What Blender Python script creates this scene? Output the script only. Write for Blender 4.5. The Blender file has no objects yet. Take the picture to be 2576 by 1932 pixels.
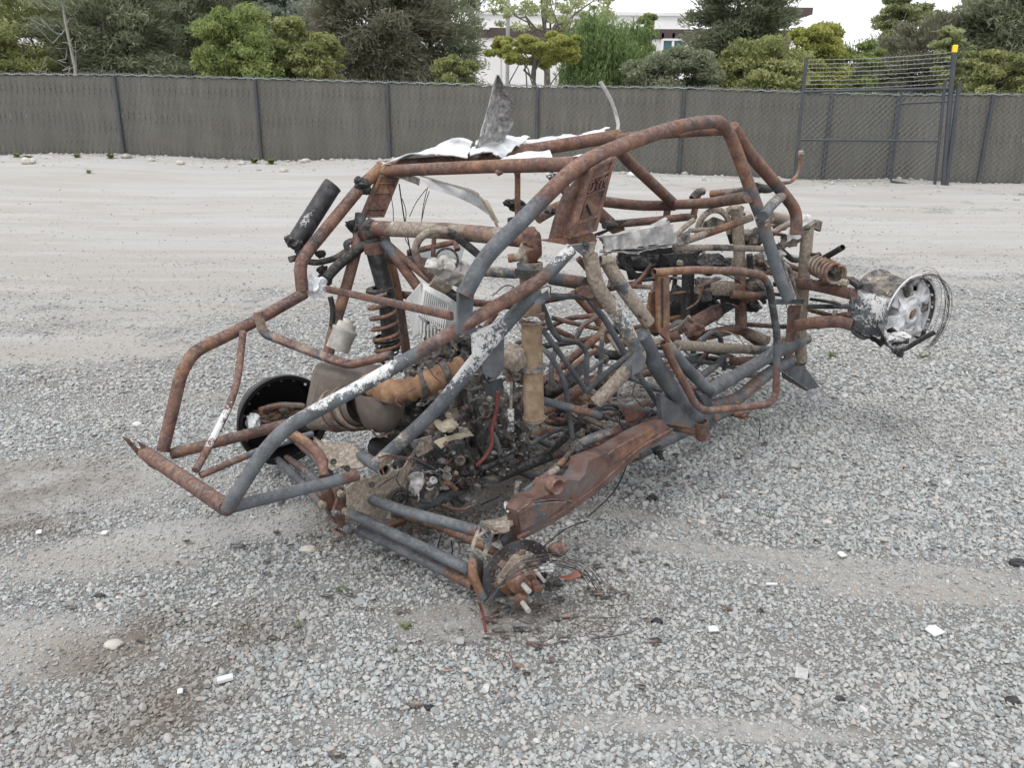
import bpy, math, random
import numpy as np
from mathutils import Vector, Matrix

random.seed(7)
rng = np.random.default_rng(7)
sc = bpy.context.scene
COL = sc.collection
rad = math.radians

# ------------------------------------------------------------------ camera
PW, PH, PF = 2576.0, 1932.0, 2080.0
CAM_H, PITCH, ROLL = 1.58, rad(18.35), rad(0.5)
cp, sp, cr, sr = math.cos(PITCH), math.sin(PITCH), math.cos(ROLL), math.sin(ROLL)
cam_d = bpy.data.cameras.new('camera')
cam = bpy.data.objects.new('camera', cam_d)
COL.objects.link(cam)
cam_d.sensor_width = 36.0
cam_d.lens = 36.0 * PF / PW
cam_d.clip_start = 0.05
cam_d.clip_end = 2000
cam.matrix_world = Matrix(((cr, -sr, 0, 0),
                           (sr * sp, cr * sp, -cp, 0),
                           (sr * cp, cr * cp, sp, CAM_H),
                           (0, 0, 0, 1)))
sc.camera = cam

# ------------------------------------------------------------------ sky, sun, exposure
SUN_EL, SUN_AZ = rad(58), rad(215)          # azimuth measured from +Y clockwise
world = bpy.data.worlds.new('World')
sc.world = world
world.use_nodes = True
nt = world.node_tree
nt.nodes.clear()
wo = nt.nodes.new('ShaderNodeOutputWorld')
bg = nt.nodes.new('ShaderNodeBackground')
sky = nt.nodes.new('ShaderNodeTexSky')
sky.sky_type = 'NISHITA'
sky.sun_disc = False
sky.sun_elevation = SUN_EL
sky.sun_rotation = SUN_AZ
sky.air_density = 1.0
sky.dust_density = 4.0
hs = nt.nodes.new('ShaderNodeHueSaturation')
hs.inputs['Saturation'].default_value = 0.12     # cloud deck takes the blue out of the sky
mx = nt.nodes.new('ShaderNodeMix')
mx.data_type = 'RGBA'
mx.inputs[0].default_value = 0.72
mx.inputs[7].default_value = (12.6, 12.9, 13.5, 1)   # even stratus layer
nt.links.new(sky.outputs[0], hs.inputs['Color'])
nt.links.new(hs.outputs[0], mx.inputs[6])
nt.links.new(mx.outputs[2], bg.inputs[0])
bg.inputs[1].default_value = 0.115
nt.links.new(bg.outputs[0], wo.inputs[0])
sun_d = bpy.data.lights.new('sun', 'SUN')
sun_d.energy = 1.2
sun_d.angle = rad(18)
sun_d.color = (1.0, 0.97, 0.93)
sun = bpy.data.objects.new('sun', sun_d)
COL.objects.link(sun)
sdir = Vector((math.sin(SUN_AZ) * math.cos(SUN_EL), math.cos(SUN_AZ) * math.cos(SUN_EL), math.sin(SUN_EL)))
sun.rotation_euler = sdir.to_track_quat('Z', 'Y').to_euler()
sun.location = (0, 0, 30)
vs = sc.view_settings
vs.view_transform = 'Standard'
vs.look = 'None'
vs.exposure = 0.24
vs.gamma = 1.0
vs.use_curve_mapping = False
sc.render.engine = 'CYCLES'
sc.cycles.max_bounces = 6

# ------------------------------------------------------------------ geometry of the place
CAM = np.array([0, 0, CAM_H])
CAR = np.array([-.49, 3.0, 0.0])                       # middle of the rear axle on the ground
FWD = np.array([.78, .626, 0]); FWD /= np.linalg.norm(FWD)
RGT = np.array([FWD[1], -FWD[0], 0])
UP = np.array([0, 0, 1.0])


def ray(x, y):
    a = (x - PW / 2) / PF; b = -(y - PH / 2) / PF
    a, b = a * cr - b * sr, a * sr + b * cr
    return np.array([a, cp + b * sp, -sp + b * cp])


def P(x, y, v=None, u=None, z=None, Y=None):
    """Point of the place on a known plane: car side plane v, car cross plane u, height z or distance Y."""
    d = ray(x, y)
    if z is not None: t = (z - CAM_H) / d[2]
    elif v is not None: t = (v - (CAM - CAR) @ RGT) / (d @ RGT)
    elif u is not None: t = (u - (CAM - CAR) @ FWD) / (d @ FWD)
    else: t = Y / d[1]
    return CAM + t * d


def depth(p):
    return (p[1]) * cp - (p[2] - CAM_H) * sp


SRC = {'A': (300, 700, 2.552), 'B': (650, 400, 2.765), 'C': (750, 850, 3.016), 'D': (1000, 1150, 3.687),
       'E': (1150, 600, 3.016), 'F': (1150, 200, 2.602), 'G': (1500, 450, 2.552), 'H': (1950, 550, 3.686), 'X': (0, 0, 1)}


def pts(reg, L, v=None, u=None, z=None):
    ox, oy, s = SRC[reg]
    n = len(L)

    def ex(q):
        if q is None: return [None] * n
        if isinstance(q, (int, float)): return [float(q)] * n
        if len(q) == n: return list(q)
        # two end values, spread by length along the pixel path
        d = [0]
        for i in range(1, n): d.append(d[-1] + math.dist(L[i], L[i - 1]))
        return [q[0] + (q[1] - q[0]) * k / d[-1] for k in d]
    vv, uu, zz = ex(v), ex(u), ex(z)
    return [P(ox + x / s, oy + y / s, v=vv[i], u=uu[i], z=zz[i]) for i, (x, y) in enumerate(L)]


# ------------------------------------------------------------------ object helpers
def empty(name, loc, label, cat, group=None):
    o = bpy.data.objects.new(name, None)
    o.empty_display_size = .1
    COL.objects.link(o)
    o.location = Vector([float(k) for k in loc])
    o['label'] = label; o['category'] = cat
    if group: o['group'] = group
    return o


def root_loc(parent):
    l = np.zeros(3)
    while parent is not None:
        l += np.array(parent.location); parent = parent.parent
    return l


def mesh(name, V, Fc, mat, parent=None, wear=None, smooth=True, origin=None):
    V = np.asarray(V, dtype=float)
    base = root_loc(parent)
    org = np.array(origin) if origin is not None else (V.mean(0) if len(V) else np.zeros(3))
    me = bpy.data.meshes.new(name)
    me.from_pydata((V - org).tolist(), [], Fc if isinstance(Fc, list) else Fc.tolist())
    if smooth: me.polygons.foreach_set('use_smooth', np.ones(len(me.polygons), dtype=bool))
    if wear is not None:
        ca = me.color_attributes.new('wear', 'FLOAT_COLOR', 'POINT')
        ca.data.foreach_set('color', np.asarray(wear, dtype=np.float32).ravel())
    me.materials.append(mat)
    me.update()
    if smooth and len(me.polygons) < 30000: me.set_sharp_from_angle(angle=rad(48))
    o = bpy.data.objects.new(name, me)
    COL.objects.link(o)
    if parent is not None: o.parent = parent
    o.location = Vector((org - base).tolist())
    return o


def tag(o, label=None, cat=None, group=None, kind=None):
    if label: o['label'] = label
    if cat: o['category'] = cat
    if group: o['group'] = group
    if kind: o['kind'] = kind
    return o


def code(c):
    w = np.zeros(4)
    for ch in c:
        i = {'r': 0, 'a': 1, 't': 2, 'k': 3, 's': None}[ch.lower()]
        if i is not None: w[i] = 1.0 if ch.isupper() else .55
    return w


def fillet(p, r, steps=5):
    p = [np.array(q, dtype=float) for q in p]
    if len(p) < 3 or r <= 0: return p, list(range(len(p)))
    out, idx = [p[0]], [0.0]
    for i in range(1, len(p) - 1):
        a, b, c = p[i - 1], p[i], p[i + 1]
        la, lc = np.linalg.norm(a - b), np.linalg.norm(c - b)
        k = min(r, la * .48, lc * .48)
        s, e = b + (a - b) / la * k, b + (c - b) / lc * k
        for j in range(steps + 1):
            t = j / steps
            out.append((1 - t) ** 2 * s + 2 * t * (1 - t) * b + t * t * e)
            idx.append(i - (k / la) * (1 - t) * (1 - t) + (k / lc) * t * t)
    out.append(p[-1]); idx.append(len(p) - 1.0)
    return out, idx


def densify(p, idx, step):
    o, oi = [p[0]], [idx[0]]
    for i in range(1, len(p)):
        L = np.linalg.norm(p[i] - p[i - 1]); m = max(1, int(L / step))
        for j in range(1, m + 1):
            t = j / m
            o.append(p[i - 1] * (1 - t) + p[i] * t); oi.append(idx[i - 1] * (1 - t) + idx[i] * t)
    return o, oi


def sweep_vf(P_, r, n=14, wearp=None, hollow=False, section=None, twist=0.0, rough=0.0, up=None):
    """Sweep a ring along points; returns vertices, faces, wear."""
    P_ = np.array(P_); N = len(P_)
    T = np.gradient(P_, axis=0) if N > 2 else np.array([P_[1] - P_[0]] * 2)
    T /= np.linalg.norm(T, axis=1)[:, None] + 1e-12
    ref = np.array(up if up is not None else UP, dtype=float)
    if abs(ref @ T[0]) > .97: ref = FWD
    nrm = ref - T[0] * (ref @ T[0]); nrm /= np.linalg.norm(nrm)
    rr = np.full(N, float(r)) if np.isscalar(r) else np.interp(np.linspace(0, 1, N), np.linspace(0, 1, len(r)), r)
    if section:
        w, h = section
        b = .22
        sec = np.array([(w / 2 - b * h / 2, h / 2), (w / 2, h / 2 - b * h / 2), (w / 2, -h / 2 + b * h / 2), (w / 2 - b * h / 2, -h / 2),
                        (-w / 2 + b * h / 2, -h / 2), (-w / 2, -h / 2 + b * h / 2), (-w / 2, h / 2 - b * h / 2), (-w / 2 + b * h / 2, h / 2)])
        n = 8
    V = []
    for i in range(N):
        if i:
            nrm = nrm - T[i] * (nrm @ T[i]); nrm /= np.linalg.norm(nrm)
        bi = np.cross(T[i], nrm)
        for k in range(n):
            if section:
                a, b2 = sec[k] * (rr[i])
                V.append(P_[i] + bi * a + nrm * b2)
            else:
                th = 2 * math.pi * k / n
                q = rr[i] * (1 + rough * (random.random() - .5))
                V.append(P_[i] + (math.cos(th) * nrm + math.sin(th) * bi) * q)
    Fc = []
    for i in range(N - 1):
        for k in range(n):
            a, b2 = i * n + k, i * n + (k + 1) % n
            Fc.append((a, b2, b2 + n, a + n))
    W = None
    if wearp is not None: W = np.repeat(np.asarray(wearp), n, axis=0).tolist()
    for end, i, sgn in ((0, 0, 1), (1, N - 1, -1)):
        ring = list(range(i * n, i * n + n))
        if hollow and not section:
            c = P_[i]
            inner = len(V)
            for k in ring: V.append(c + (V[k] - c) * .84)
            deep = len(V)
            for k in range(n): V.append(V[inner + k] + T[i] * sgn * rr[i] * 2.2)
            for k in range(n):
                k2 = (k + 1) % n
                f1 = (ring[k], ring[k2], inner + k2, inner + k); f2 = (inner + k, inner + k2, deep + k2, deep + k)
                Fc.append(f1 if end else f1[::-1]); Fc.append(f2 if end else f2[::-1])
            f3 = tuple(deep + k for k in range(n)); Fc.append(f3 if end else f3[::-1])
            if W is not None: W += [W[ring[0]]] * n + [[.2, 0, 0, 1.0]] * n
        else:
            Fc.append(tuple(ring) if end else tuple(ring[::-1]))
    return V, Fc, W


def wear_along(codes, idx, npt):
    if isinstance(codes, str): codes = [codes] * npt
    M = np.array([code(c) for c in codes])
    f_ = np.asarray(idx, dtype=float) / max(1, npt - 1) * (len(M) - 1)
    return np.stack([np.interp(f_, range(len(M)), M[:, k]) for k in range(4)], 1)


def tube3(name, p, r, wear='R', parent=None, fil=.07, hollow=False, section=None, n=14, mat=None, rough=.02, up=None, step=.05):
    q, idx = fillet(p, fil)
    q, idx = densify(q, idx, step)
    W = wear_along(wear, idx, len(p))
    V, Fc, W = sweep_vf(q, r, n, W, hollow, section, rough=rough, up=up)
    return mesh(name, V, Fc, mat or M['wear'], parent, W)


def T(name, reg, L, v, w, wear='R', u=None, z=None, **k):
    """Tube whose centre line follows car-plane points; w = seen width in photo pixels."""
    p = pts(reg, L, v=v, u=u, z=z)
    dd = sum(depth(q) for q in p) / len(p)
    r = w / 2 / PF * dd
    k.setdefault('parent', car)
    if 'section' in k:
        s = k.pop('section'); return tube3(name, p, 1.0, wear, section=(2 * r * s[0], 2 * r * s[1]), **k)
    return tube3(name, p, r, wear, **k)


def plate(name, corners, th, wear='R', parent=None, mat=None, holes=(), nrm=None):
    c = np.array(corners, dtype=float)
    ctr = c.mean(0)
    if nrm is None:
        nn = np.zeros(3)
        for i in range(len(c)): nn += np.cross(c[i] - ctr, c[(i + 1) % len(c)] - ctr)
        nn /= np.linalg.norm(nn)
    else: nn = np.array(nrm)
    n = len(c)
    cb = ctr + (c - ctr) * (1 - min(.25, th * .35 / (np.linalg.norm(c - ctr, axis=1).mean() + 1e-9)))
    V = np.vstack([cb + nn * th / 2, c + nn * th * .3, c - nn * th * .3, cb - nn * th / 2])
    Fc = [tuple(range(n)), tuple(range(3 * n, 4 * n))[::-1]]
    for l in range(3):
        for i in range(n): Fc.append((l * n + i, l * n + n + i, l * n + n + (i + 1) % n, l * n + (i + 1) % n))
    ws = [code(x) for x in ([wear] * n if isinstance(wear, str) else wear)]
    return mesh(name, V, Fc, mat or M['wear'], parent, np.array(ws * 4), smooth=False)


def PL(name, reg, L, v, th, wear='R', u=None, z=None, **k):
    k.setdefault('parent', car)
    return plate(name, pts(reg, L, v=v, u=u, z=z), th, wear, **k)


def vnoise(p, s=1.0, seed=0):
    """cheap smooth value noise for numpy points (N,3) -> -1..1"""
    q = np.asarray(p) * s + seed * 17.13
    i = np.floor(q).astype(np.int64); f = q - i; f = f * f * (3 - 2 * f)
    out = 0
    for dx in (0, 1):
        for dy in (0, 1):
            for dz in (0, 1):
                h = (i[:, 0] + dx) * 374761393 + (i[:, 1] + dy) * 668265263 + (i[:, 2] + dz) * 2147483647 + seed * 974711
                h = (h ^ (h >> 13)) * 1274126177; h = (h ^ (h >> 16)) & 0xffff
                w = (f[:, 0] if dx else 1 - f[:, 0]) * (f[:, 1] if dy else 1 - f[:, 1]) * (f[:, 2] if dz else 1 - f[:, 2])
                out = out + w * (h / 32767.5 - 1)
    return out


def fbm(p, s=1.0, seed=0, oct=4):
    a, t = 1.0, 0
    for o in range(oct):
        t = t + a * vnoise(p, s * 2 ** o, seed + o * 5); a *= .5
    return t / 1.6


def crumple(name, c4, nx, ny, amp, mat, parent=None, wear='a', ragged=.0, freq=14, bend=0, th=.004, seed=1, holes=0.0, bendax=0, edges='xXyY'):
    """Crumpled sheet between four corners, torn edges, real thickness."""
    c = [np.array(q, dtype=float) for q in c4]
    s, t = np.meshgrid(np.linspace(0, 1, nx), np.linspace(0, 1, ny), indexing='ij')
    s, t = s.ravel()[:, None], t.ravel()[:, None]
    V = (1 - s) * (1 - t) * c[0] + s * (1 - t) * c[1] + s * t * c[2] + (1 - s) * t * c[3]
    nn = np.cross(c[1] - c[0], c[3] - c[0]); nn /= np.linalg.norm(nn)
    V = V + nn * (fbm(V, freq, seed, 4) * amp)[:, None]
    b = s if bendax == 0 else t
    V = V + nn * bend * 4 * b * (1 - b)
    n3 = fbm(V, freq * 1.5, seed + 9, 4)
    e = np.ones(len(V)) * 9
    if 'x' in edges: e = np.minimum(e, s[:, 0])
    if 'X' in edges: e = np.minimum(e, 1 - s[:, 0])
    if 'y' in edges: e = np.minimum(e, t[:, 0])
    if 'Y' in edges: e = np.minimum(e, 1 - t[:, 0])
    keep = (e > ragged * (.5 + n3 * .9)) & (n3 > -1 + holes)
    k2 = keep.reshape(nx, ny)
    Fc = []
    for i in range(nx - 1):
        for j in range(ny - 1):
            if k2[i, j] and k2[i + 1, j] and k2[i + 1, j + 1] and k2[i, j + 1]:
                a = i * ny + j; Fc.append((a, a + ny, a + ny + 1, a + 1))
    if not Fc: return None
    used = sorted({k for f in Fc for k in f}); mp = {k: i for i, k in enumerate(used)}
    V = V[used]; Fc = [tuple(mp[k] for k in f) for f in Fc]
    m = len(V)
    from collections import Counter
    ec = Counter()
    for f in Fc:
        for i in range(4): ec[frozenset((f[i], f[(i + 1) % 4]))] += 1
    F2 = list(Fc) + [tuple(k + m for k in f[::-1]) for f in Fc]
    for f in Fc:
        for i in range(4):
            a, b2 = f[i], f[(i + 1) % 4]
            if ec[frozenset((a, b2))] == 1: F2.append((a, a + m, b2 + m, b2))
    V2 = np.vstack([V, V - nn * th])
    if isinstance(wear, str): W = np.tile(code(wear), (2 * m, 1))
    return mesh(name, V2, F2, mat, parent, W)


def ico_vf(sub=2):
    import bmesh
    bm = bmesh.new(); bmesh.ops.create_icosphere(bm, subdivisions=sub, radius=1)
    V = np.array([v.co[:] for v in bm.verts]); Fc = [tuple(v.index for v in f.verts) for f in bm.faces]
    bm.free(); return V, Fc


ICO = {s: ico_vf(s) for s in (1, 2, 3, 4)}


def lump_vf(c, R3, amp=.3, seed=0, sub=3, freq=2.5, axes=None):
    V, Fc = ICO[sub]
    n = fbm(V, freq, seed, 4)
    q = V * (1 + amp * n)[:, None] * np.array(R3)
    if axes is not None: q = q @ np.array(axes)
    return q + np.array(c), Fc


def join(parts):
    V, Fc, k = [], [], 0
    for v, f in parts:
        V.append(np.asarray(v)); Fc += [tuple(i + k for i in q) for q in f]; k += len(v)
    return np.vstack(V), Fc


def lump(name, c, R3, wear='T', amp=.3, seed=0, sub=3, freq=2.5, parent=None, mat=None, axes=None):
    V, Fc = lump_vf(c, R3, amp, seed, sub, freq, axes)
    return mesh(name, V, Fc, mat or M['wear'], parent, np.tile(code(wear), (len(V), 1)))


def lathe_vf(c, ax, prof, n=40, ref=UP, keep=None):
    """prof: list of (along axis, radius)"""
    ax = np.array(ax, dtype=float); ax /= np.linalg.norm(ax)
    a = np.array(ref) - ax * (np.array(ref) @ ax); a /= np.linalg.norm(a); b = np.cross(ax, a)
    V = []
    for (h, r) in prof:
        for k in range(n):
            th = 2 * math.pi * k / n
            V.append(np.array(c) + ax * h + (a * math.cos(th) + b * math.sin(th)) * r)
    Fc = []
    for i in range(len(prof) - 1):
        for k in range(n):
            if keep and not keep(i, k / n): continue
            x, y = i * n + k, i * n + (k + 1) % n
            Fc.append((x, y, y + n, x + n))
    return V, Fc


def lathe(name, c, ax, prof, wear='T', parent=None, mat=None, n=40, keep=None, smooth=True):
    V, Fc = lathe_vf(c, ax, prof, n, keep=keep)
    return mesh(name, V, Fc, mat or M['wear'], parent, np.tile(code(wear), (len(V), 1)), smooth)


def box_vf(c, ax, ay, az):
    c, ax, ay, az = [np.array(q, dtype=float) for q in (c, ax, ay, az)]
    V = [c + sx * ax + sy * ay + sz * az for sz in (-1, 1) for sy in (-1, 1) for sx in (-1, 1)]
    return V, [(0, 2, 3, 1), (4, 5, 7, 6), (0, 1, 5, 4), (2, 6, 7, 3), (0, 4, 6, 2), (1, 3, 7, 5)]


def box(name, c, ax, ay, az, wear='T', parent=None, mat=None, bev=.004):
    V, Fc = box_vf(c, ax, ay, az)
    o = mesh(name, V, Fc, mat or M['wear'], parent, np.tile(code(wear), (8, 1)), smooth=False)
    if bev:
        m = o.modifiers.new('b', 'BEVEL'); m.width = bev; m.segments = 2
    return o


def bolt(c, ax, r, parent, wear='t', name='bolt', L=None):
    L = L or r * 1.2
    V, Fc = lathe_vf(c, ax, [(-r * .5, r * 1.0), (L * .8, r), (L, r * .8)], 6)
    Fc.append(tuple(range(12, 18)))
    return mesh(name, V, Fc, M['wear'], parent, np.tile(code(wear), (len(V), 1)), False)


def spring(name, p0, p1, R, r, turns, wear, parent, n=8, mat=None, flat0=.0):
    p0, p1 = np.array(p0), np.array(p1); ax = p1 - p0; L = np.linalg.norm(ax); ax /= L
    a = np.cross(ax, FWD); a /= np.linalg.norm(a); b = np.cross(ax, a)
    N = int(turns * 18)
    q = []
    for i in range(N + 1):
        t = i / N; th = 2 * math.pi * turns * t
        q.append(p0 + ax * L * t + (a * math.cos(th) + b * math.sin(th)) * R)
    W = wear_along(wear, np.linspace(0, 1, N + 1), 2)
    V, Fc, W = sweep_vf(q, r, n, W)
    return mesh(name, V, Fc, mat or M['wear'], parent, W)


# ------------------------------------------------------------------ materials
M = {}


class NT:
    def __init__(s, name):
        s.m = bpy.data.materials.new(name); s.m.use_nodes = True; s.t = s.m.node_tree
        s.t.nodes.clear(); s.out = s.t.nodes.new('ShaderNodeOutputMaterial')
        s.b = s.t.nodes.new('ShaderNodeBsdfPrincipled'); s.t.links.new(s.b.outputs[0], s.out.inputs[0])
        s.tc = s.t.nodes.new('ShaderNodeTexCoord'); s.geo = s.t.nodes.new('ShaderNodeNewGeometry')

    def n(s, ty, **k):
        nd = s.t.nodes.new('ShaderNode' + ty)
        for a, b in k.items(): setattr(nd, a, b)
        return nd

    def l(s, a, b): s.t.links.new(a, b)

    def noise(s, scale, detail=6, rough=.6, co=None, dist=0):
        nd = s.n('TexNoise'); nd.inputs['Scale'].default_value = scale; nd.inputs['Detail'].default_value = detail
        nd.inputs['Roughness'].default_value = rough; nd.inputs['Distortion'].default_value = dist
        s.l(co if co is not None else s.geo.outputs['Position'], nd.inputs['Vector']); return nd.outputs[0]

    def ramp(s, fac, cols, interp='LINEAR'):
        r = s.n('ValToRGB'); r.color_ramp.interpolation = interp
        e = r.color_ramp.elements
        while len(e) > 1: e.remove(e[-1])
        e[0].position = cols[0][0]; e[0].color = (*cols[0][1], 1)
        for p_, c in cols[1:]:
            q = e.new(p_); q.color = (*c, 1)
        s.l(fac, r.inputs[0]); return r.outputs[0]

    def mix(s, fac, a, b, bl='MIX'):
        m = s.n('Mix', data_type='RGBA', blend_type=bl)
        for v_, i in ((fac, 0), (a, 6), (b, 7)):
            if isinstance(v_, (float, int)): m.inputs[i].default_value = v_
            elif isinstance(v_, tuple): m.inputs[i].default_value = (*v_, 1)
            else: s.l(v_, m.inputs[i])
        return m.outputs[2]

    def math(s, op, a, b=None, c=None):
        m = s.n('Math', operation=op)
        for i, v_ in enumerate((a, b, c)):
            if v_ is None: continue
            if isinstance(v_, (float, int)): m.inputs[i].default_value = v_
            else: s.l(v_, m.inputs[i])
        return m.outputs[0]

    def mr(s, v_, a, b, c=0., d=1., smooth=True):
        m = s.n('MapRange'); m.interpolation_type = 'SMOOTHSTEP' if smooth else 'LINEAR'
        s.l(v_, m.inputs[0])
        for i, q in enumerate((a, b, c, d)):
            if isinstance(q, (float, int)): m.inputs[i + 1].default_value = q
            else: s.l(q, m.inputs[i + 1])
        return m.outputs[0]

    def bump(s, h, st=.5, dist=.01):
        b = s.n('Bump'); b.inputs['Strength'].default_value = st; b.inputs['Distance'].default_value = dist
        s.l(h, b.inputs['Height']); s.l(b.outputs[0], s.b.inputs['Normal']); return b

    def col(s, c):
        if isinstance(c, tuple): s.b.inputs['Base Color'].default_value = (*c, 1)
        else: s.l(c, s.b.inputs['Base Color'])

    def rough(s, v_):
        if isinstance(v_, (float, int)): s.b.inputs['Roughness'].default_value = v_
        else: s.l(v_, s.b.inputs['Roughness'])


def m_wear():
    s = NT('burnt_metal')
    at = s.n('Attribute'); at.attribute_name = 'wear'
    sep = s.n('SeparateColor'); s.l(at.outputs['Color'], sep.inputs[0])
    wr, wa, wt = sep.outputs; wk = at.outputs['Alpha']
    n1 = s.mr(s.noise(11, 8, .62), .3, .7, smooth=False)
    n1b = s.mr(s.noise(17, 8, .65, dist=.4), .3, .7, smooth=False)
    n2 = s.mr(s.noise(70, 6, .7), .28, .72, smooth=False)
    n3 = s.mr(s.noise(260, 4, .7), .25, .75, smooth=False)

    def mask(w, nn, soft=.1):
        t = s.math('MULTIPLY_ADD', w, -1.2, 1.13)
        return s.mr(nn, s.math('SUBTRACT', t, soft), s.math('ADD', t, soft))
    n0 = s.mr(s.noise(4.5, 5, .6), .35, .65, smooth=False)
    sxyz = s.n('SeparateXYZ'); s.l(s.geo.outputs['Normal'], sxyz.inputs[0]); top = s.mr(sxyz.outputs[2], -.3, .9)
    steel = s.ramp(n1, [(0, (.028, .033, .039)), (.45, (.062, .073, .085)), (1, (.135, .15, .165))])
    steel = s.mix(s.math('MULTIPLY', s.mr(n1b, .6, .9), .45), steel, (.13, .085, .07))
    steel = s.mix(s.math('MULTIPLY', n3, .18), steel, (.3, .3, .3))
    tan = s.ramp(n2, [(0, (.13, .10, .078)), (.5, (.235, .195, .155)), (1, (.42, .37, .31))])
    rm = s.math('ADD', s.math('MULTIPLY', n1b, .55), s.math('ADD', s.math('MULTIPLY', n2, .28), s.math('MULTIPLY', n3, .17)))
    rust = s.ramp(rm, [(.10, (.045, .028, .026)), (.34, (.100, .054, .043)), (.56, (.160, .084, .062)), (.80, (.235, .130, .090)), (1, (.34, .24, .18))])
    rustd = s.ramp(rm, [(.2, (.040, .030, .032)), (.5, (.105, .070, .062)), (.8, (.19, .145, .125))])
    rusto = s.ramp(rm, [(.2, (.10, .052, .028)), (.5, (.23, .115, .052)), (.85, (.36, .22, .11))])
    rust = s.mix(s.math('MULTIPLY', s.mr(n1, .42, .78), .9), rust, rustd)
    rust = s.mix(s.math('MULTIPLY', s.mr(n0, .55, .9), .55), rust, rusto)
    ash = s.ramp(n3, [(0, (.40, .40, .40)), (1, (.76, .76, .75))])
    soot = s.ramp(n2, [(0, (.012, .012, .013)), (.7, (.035, .034, .034)), (1, (.12, .11, .10))])
    mt = mask(wt, n1b); mr_ = mask(wr, s.math('ADD', s.math('MULTIPLY', n1, .6), s.math('ADD', s.math('MULTIPLY', n2, .25), s.math('MULTIPLY', n3, .15))))
    an = s.math('ADD', s.math('ADD', s.math('MULTIPLY', n1b, .35), s.math('MULTIPLY', n2, .40)), s.math('MULTIPLY', n3, .25))
    an = s.math('ADD', an, s.math('MULTIPLY_ADD', top, .22, -.30))
    ma = s.mr(an, s.math('SUBTRACT', s.math('MULTIPLY_ADD', wa, -.88, 1.08), .04), s.math('ADD', s.math('MULTIPLY_ADD', wa, -.88, 1.08), .04))
    mk = mask(wk, s.math('ADD', s.math('MULTIPLY', n1, .6), s.math('MULTIPLY', n2, .4)))
    c = s.mix(mt, steel, tan); c = s.mix(mr_, c, rust); c = s.mix(mk, c, soot); c = s.mix(ma, c, ash)
    # pale dust settled on upward faces
    c = s.mix(s.math('MULTIPLY', s.math('MULTIPLY', top, s.mr(n2, .35, .85)), .26), c, (.40, .355, .32))
    s.col(c)
    s.rough(s.math('MULTIPLY_ADD', n2, .25, .62))
    s.b.inputs['Specular IOR Level'].default_value = .35
    h = s.math('ADD', s.math('MULTIPLY', ma, 1.2), s.math('MULTIPLY', n2, .8))
    h = s.math('ADD', h, s.math('MULTIPLY', n3, .35))
    s.bump(h, .55, .0025)
    return s.m


def m_simple(name, cols, scale=20, rough=.8, bump=.3, bscale=60, bd=.003, metal=0, spec=.4):
    s = NT(name)
    n1 = s.mr(s.noise(scale, 7, .65), .3, .7, smooth=False)
    s.col(s.ramp(n1, [(i / (len(cols) - 1), c) for i, c in enumerate(cols)]))
    s.rough(rough); s.b.inputs['Metallic'].default_value = metal
    s.b.inputs['Specular IOR Level'].default_value = spec
    s.bump(s.noise(bscale, 6, .7), bump, bd)
    return s.m


def m_stone(dx=0):
    s = NT('gravel_stone')
    oi = s.n('ObjectInfo')
    c = s.ramp(oi.outputs['Random'], [(0, (.13, .145, .155)), (.12, (.23, .25, .255)), (.35, (.315, .338, .34)), (.6, (.37, .385, .38)),
                                      (.76, (.395, .388, .37)), (.84, (.34, .305, .27)), (.90, (.43, .43, .415)), (.945, (.20, .185, .175)), (.985, (.54, .535, .52)), (1, (.40, .33, .28))])
    nl = s.mr(s.noise(90, 5, .6), .3, .7)
    c = s.mix(s.math('MULTIPLY', nl, .30), c, (.48, .48, .465))
    # dust, old stains and painted wreck shade lie over the stones in patches
    c = s.mix(ground_stain_shade(s), c, (.135, .10, .072), )
    c = s.mix(s.math('MULTIPLY', s.mr(s.noise(.55, 6, .6), .46, .66), .38), c, (.375, .355, .325))
    s.col(c); s.rough(.9); s.b.inputs['Specular IOR Level'].default_value = .3
    s.bump(s.noise(160, 4, .7), .3, .002)
    return s.m


# brown stains and painted shade under the wreck (world centre, radius x, radius y, angle, strength); used by stones and soil alike
STAINS_AND_SHADE = [(P(450, 1640, z=0), .36, .21, .3, .72), (P(330, 1790, z=0), .32, .15, .4, .65), (P(20, 1230, z=0), .50, .26, .2, .55), (P(0, 1330, z=0), .3, .2, .2, .6), (P(1340, 1540, z=0), .35, .10, .1, .45),
          (P(620, 1560, z=0), .25, .10, .3, .35), (P(1150, 1240, z=0), .60, .30, .8, .8), (P(1500, 1040, z=0), 1.1, .35, .7, .6), (P(1200, 1590, z=0), .2, .09, 0, .35)]  # large ones beneath the wreck: scorched soil with painted contact shade


def ground_stain_shade(s):
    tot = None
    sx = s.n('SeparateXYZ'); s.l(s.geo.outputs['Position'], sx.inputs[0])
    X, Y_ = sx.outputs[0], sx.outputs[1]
    for c, rx, ry, an, st in STAINS_AND_SHADE:
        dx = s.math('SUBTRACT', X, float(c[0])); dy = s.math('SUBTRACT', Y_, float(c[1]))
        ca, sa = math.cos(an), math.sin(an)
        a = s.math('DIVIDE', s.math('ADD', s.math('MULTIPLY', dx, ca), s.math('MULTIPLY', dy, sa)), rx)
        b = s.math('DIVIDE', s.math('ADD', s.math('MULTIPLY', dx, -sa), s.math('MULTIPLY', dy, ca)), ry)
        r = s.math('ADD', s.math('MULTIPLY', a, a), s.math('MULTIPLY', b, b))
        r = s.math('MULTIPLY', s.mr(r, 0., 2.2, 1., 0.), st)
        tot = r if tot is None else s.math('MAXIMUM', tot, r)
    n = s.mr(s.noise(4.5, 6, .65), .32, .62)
    return s.math('MULTIPLY', tot, n)


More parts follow.
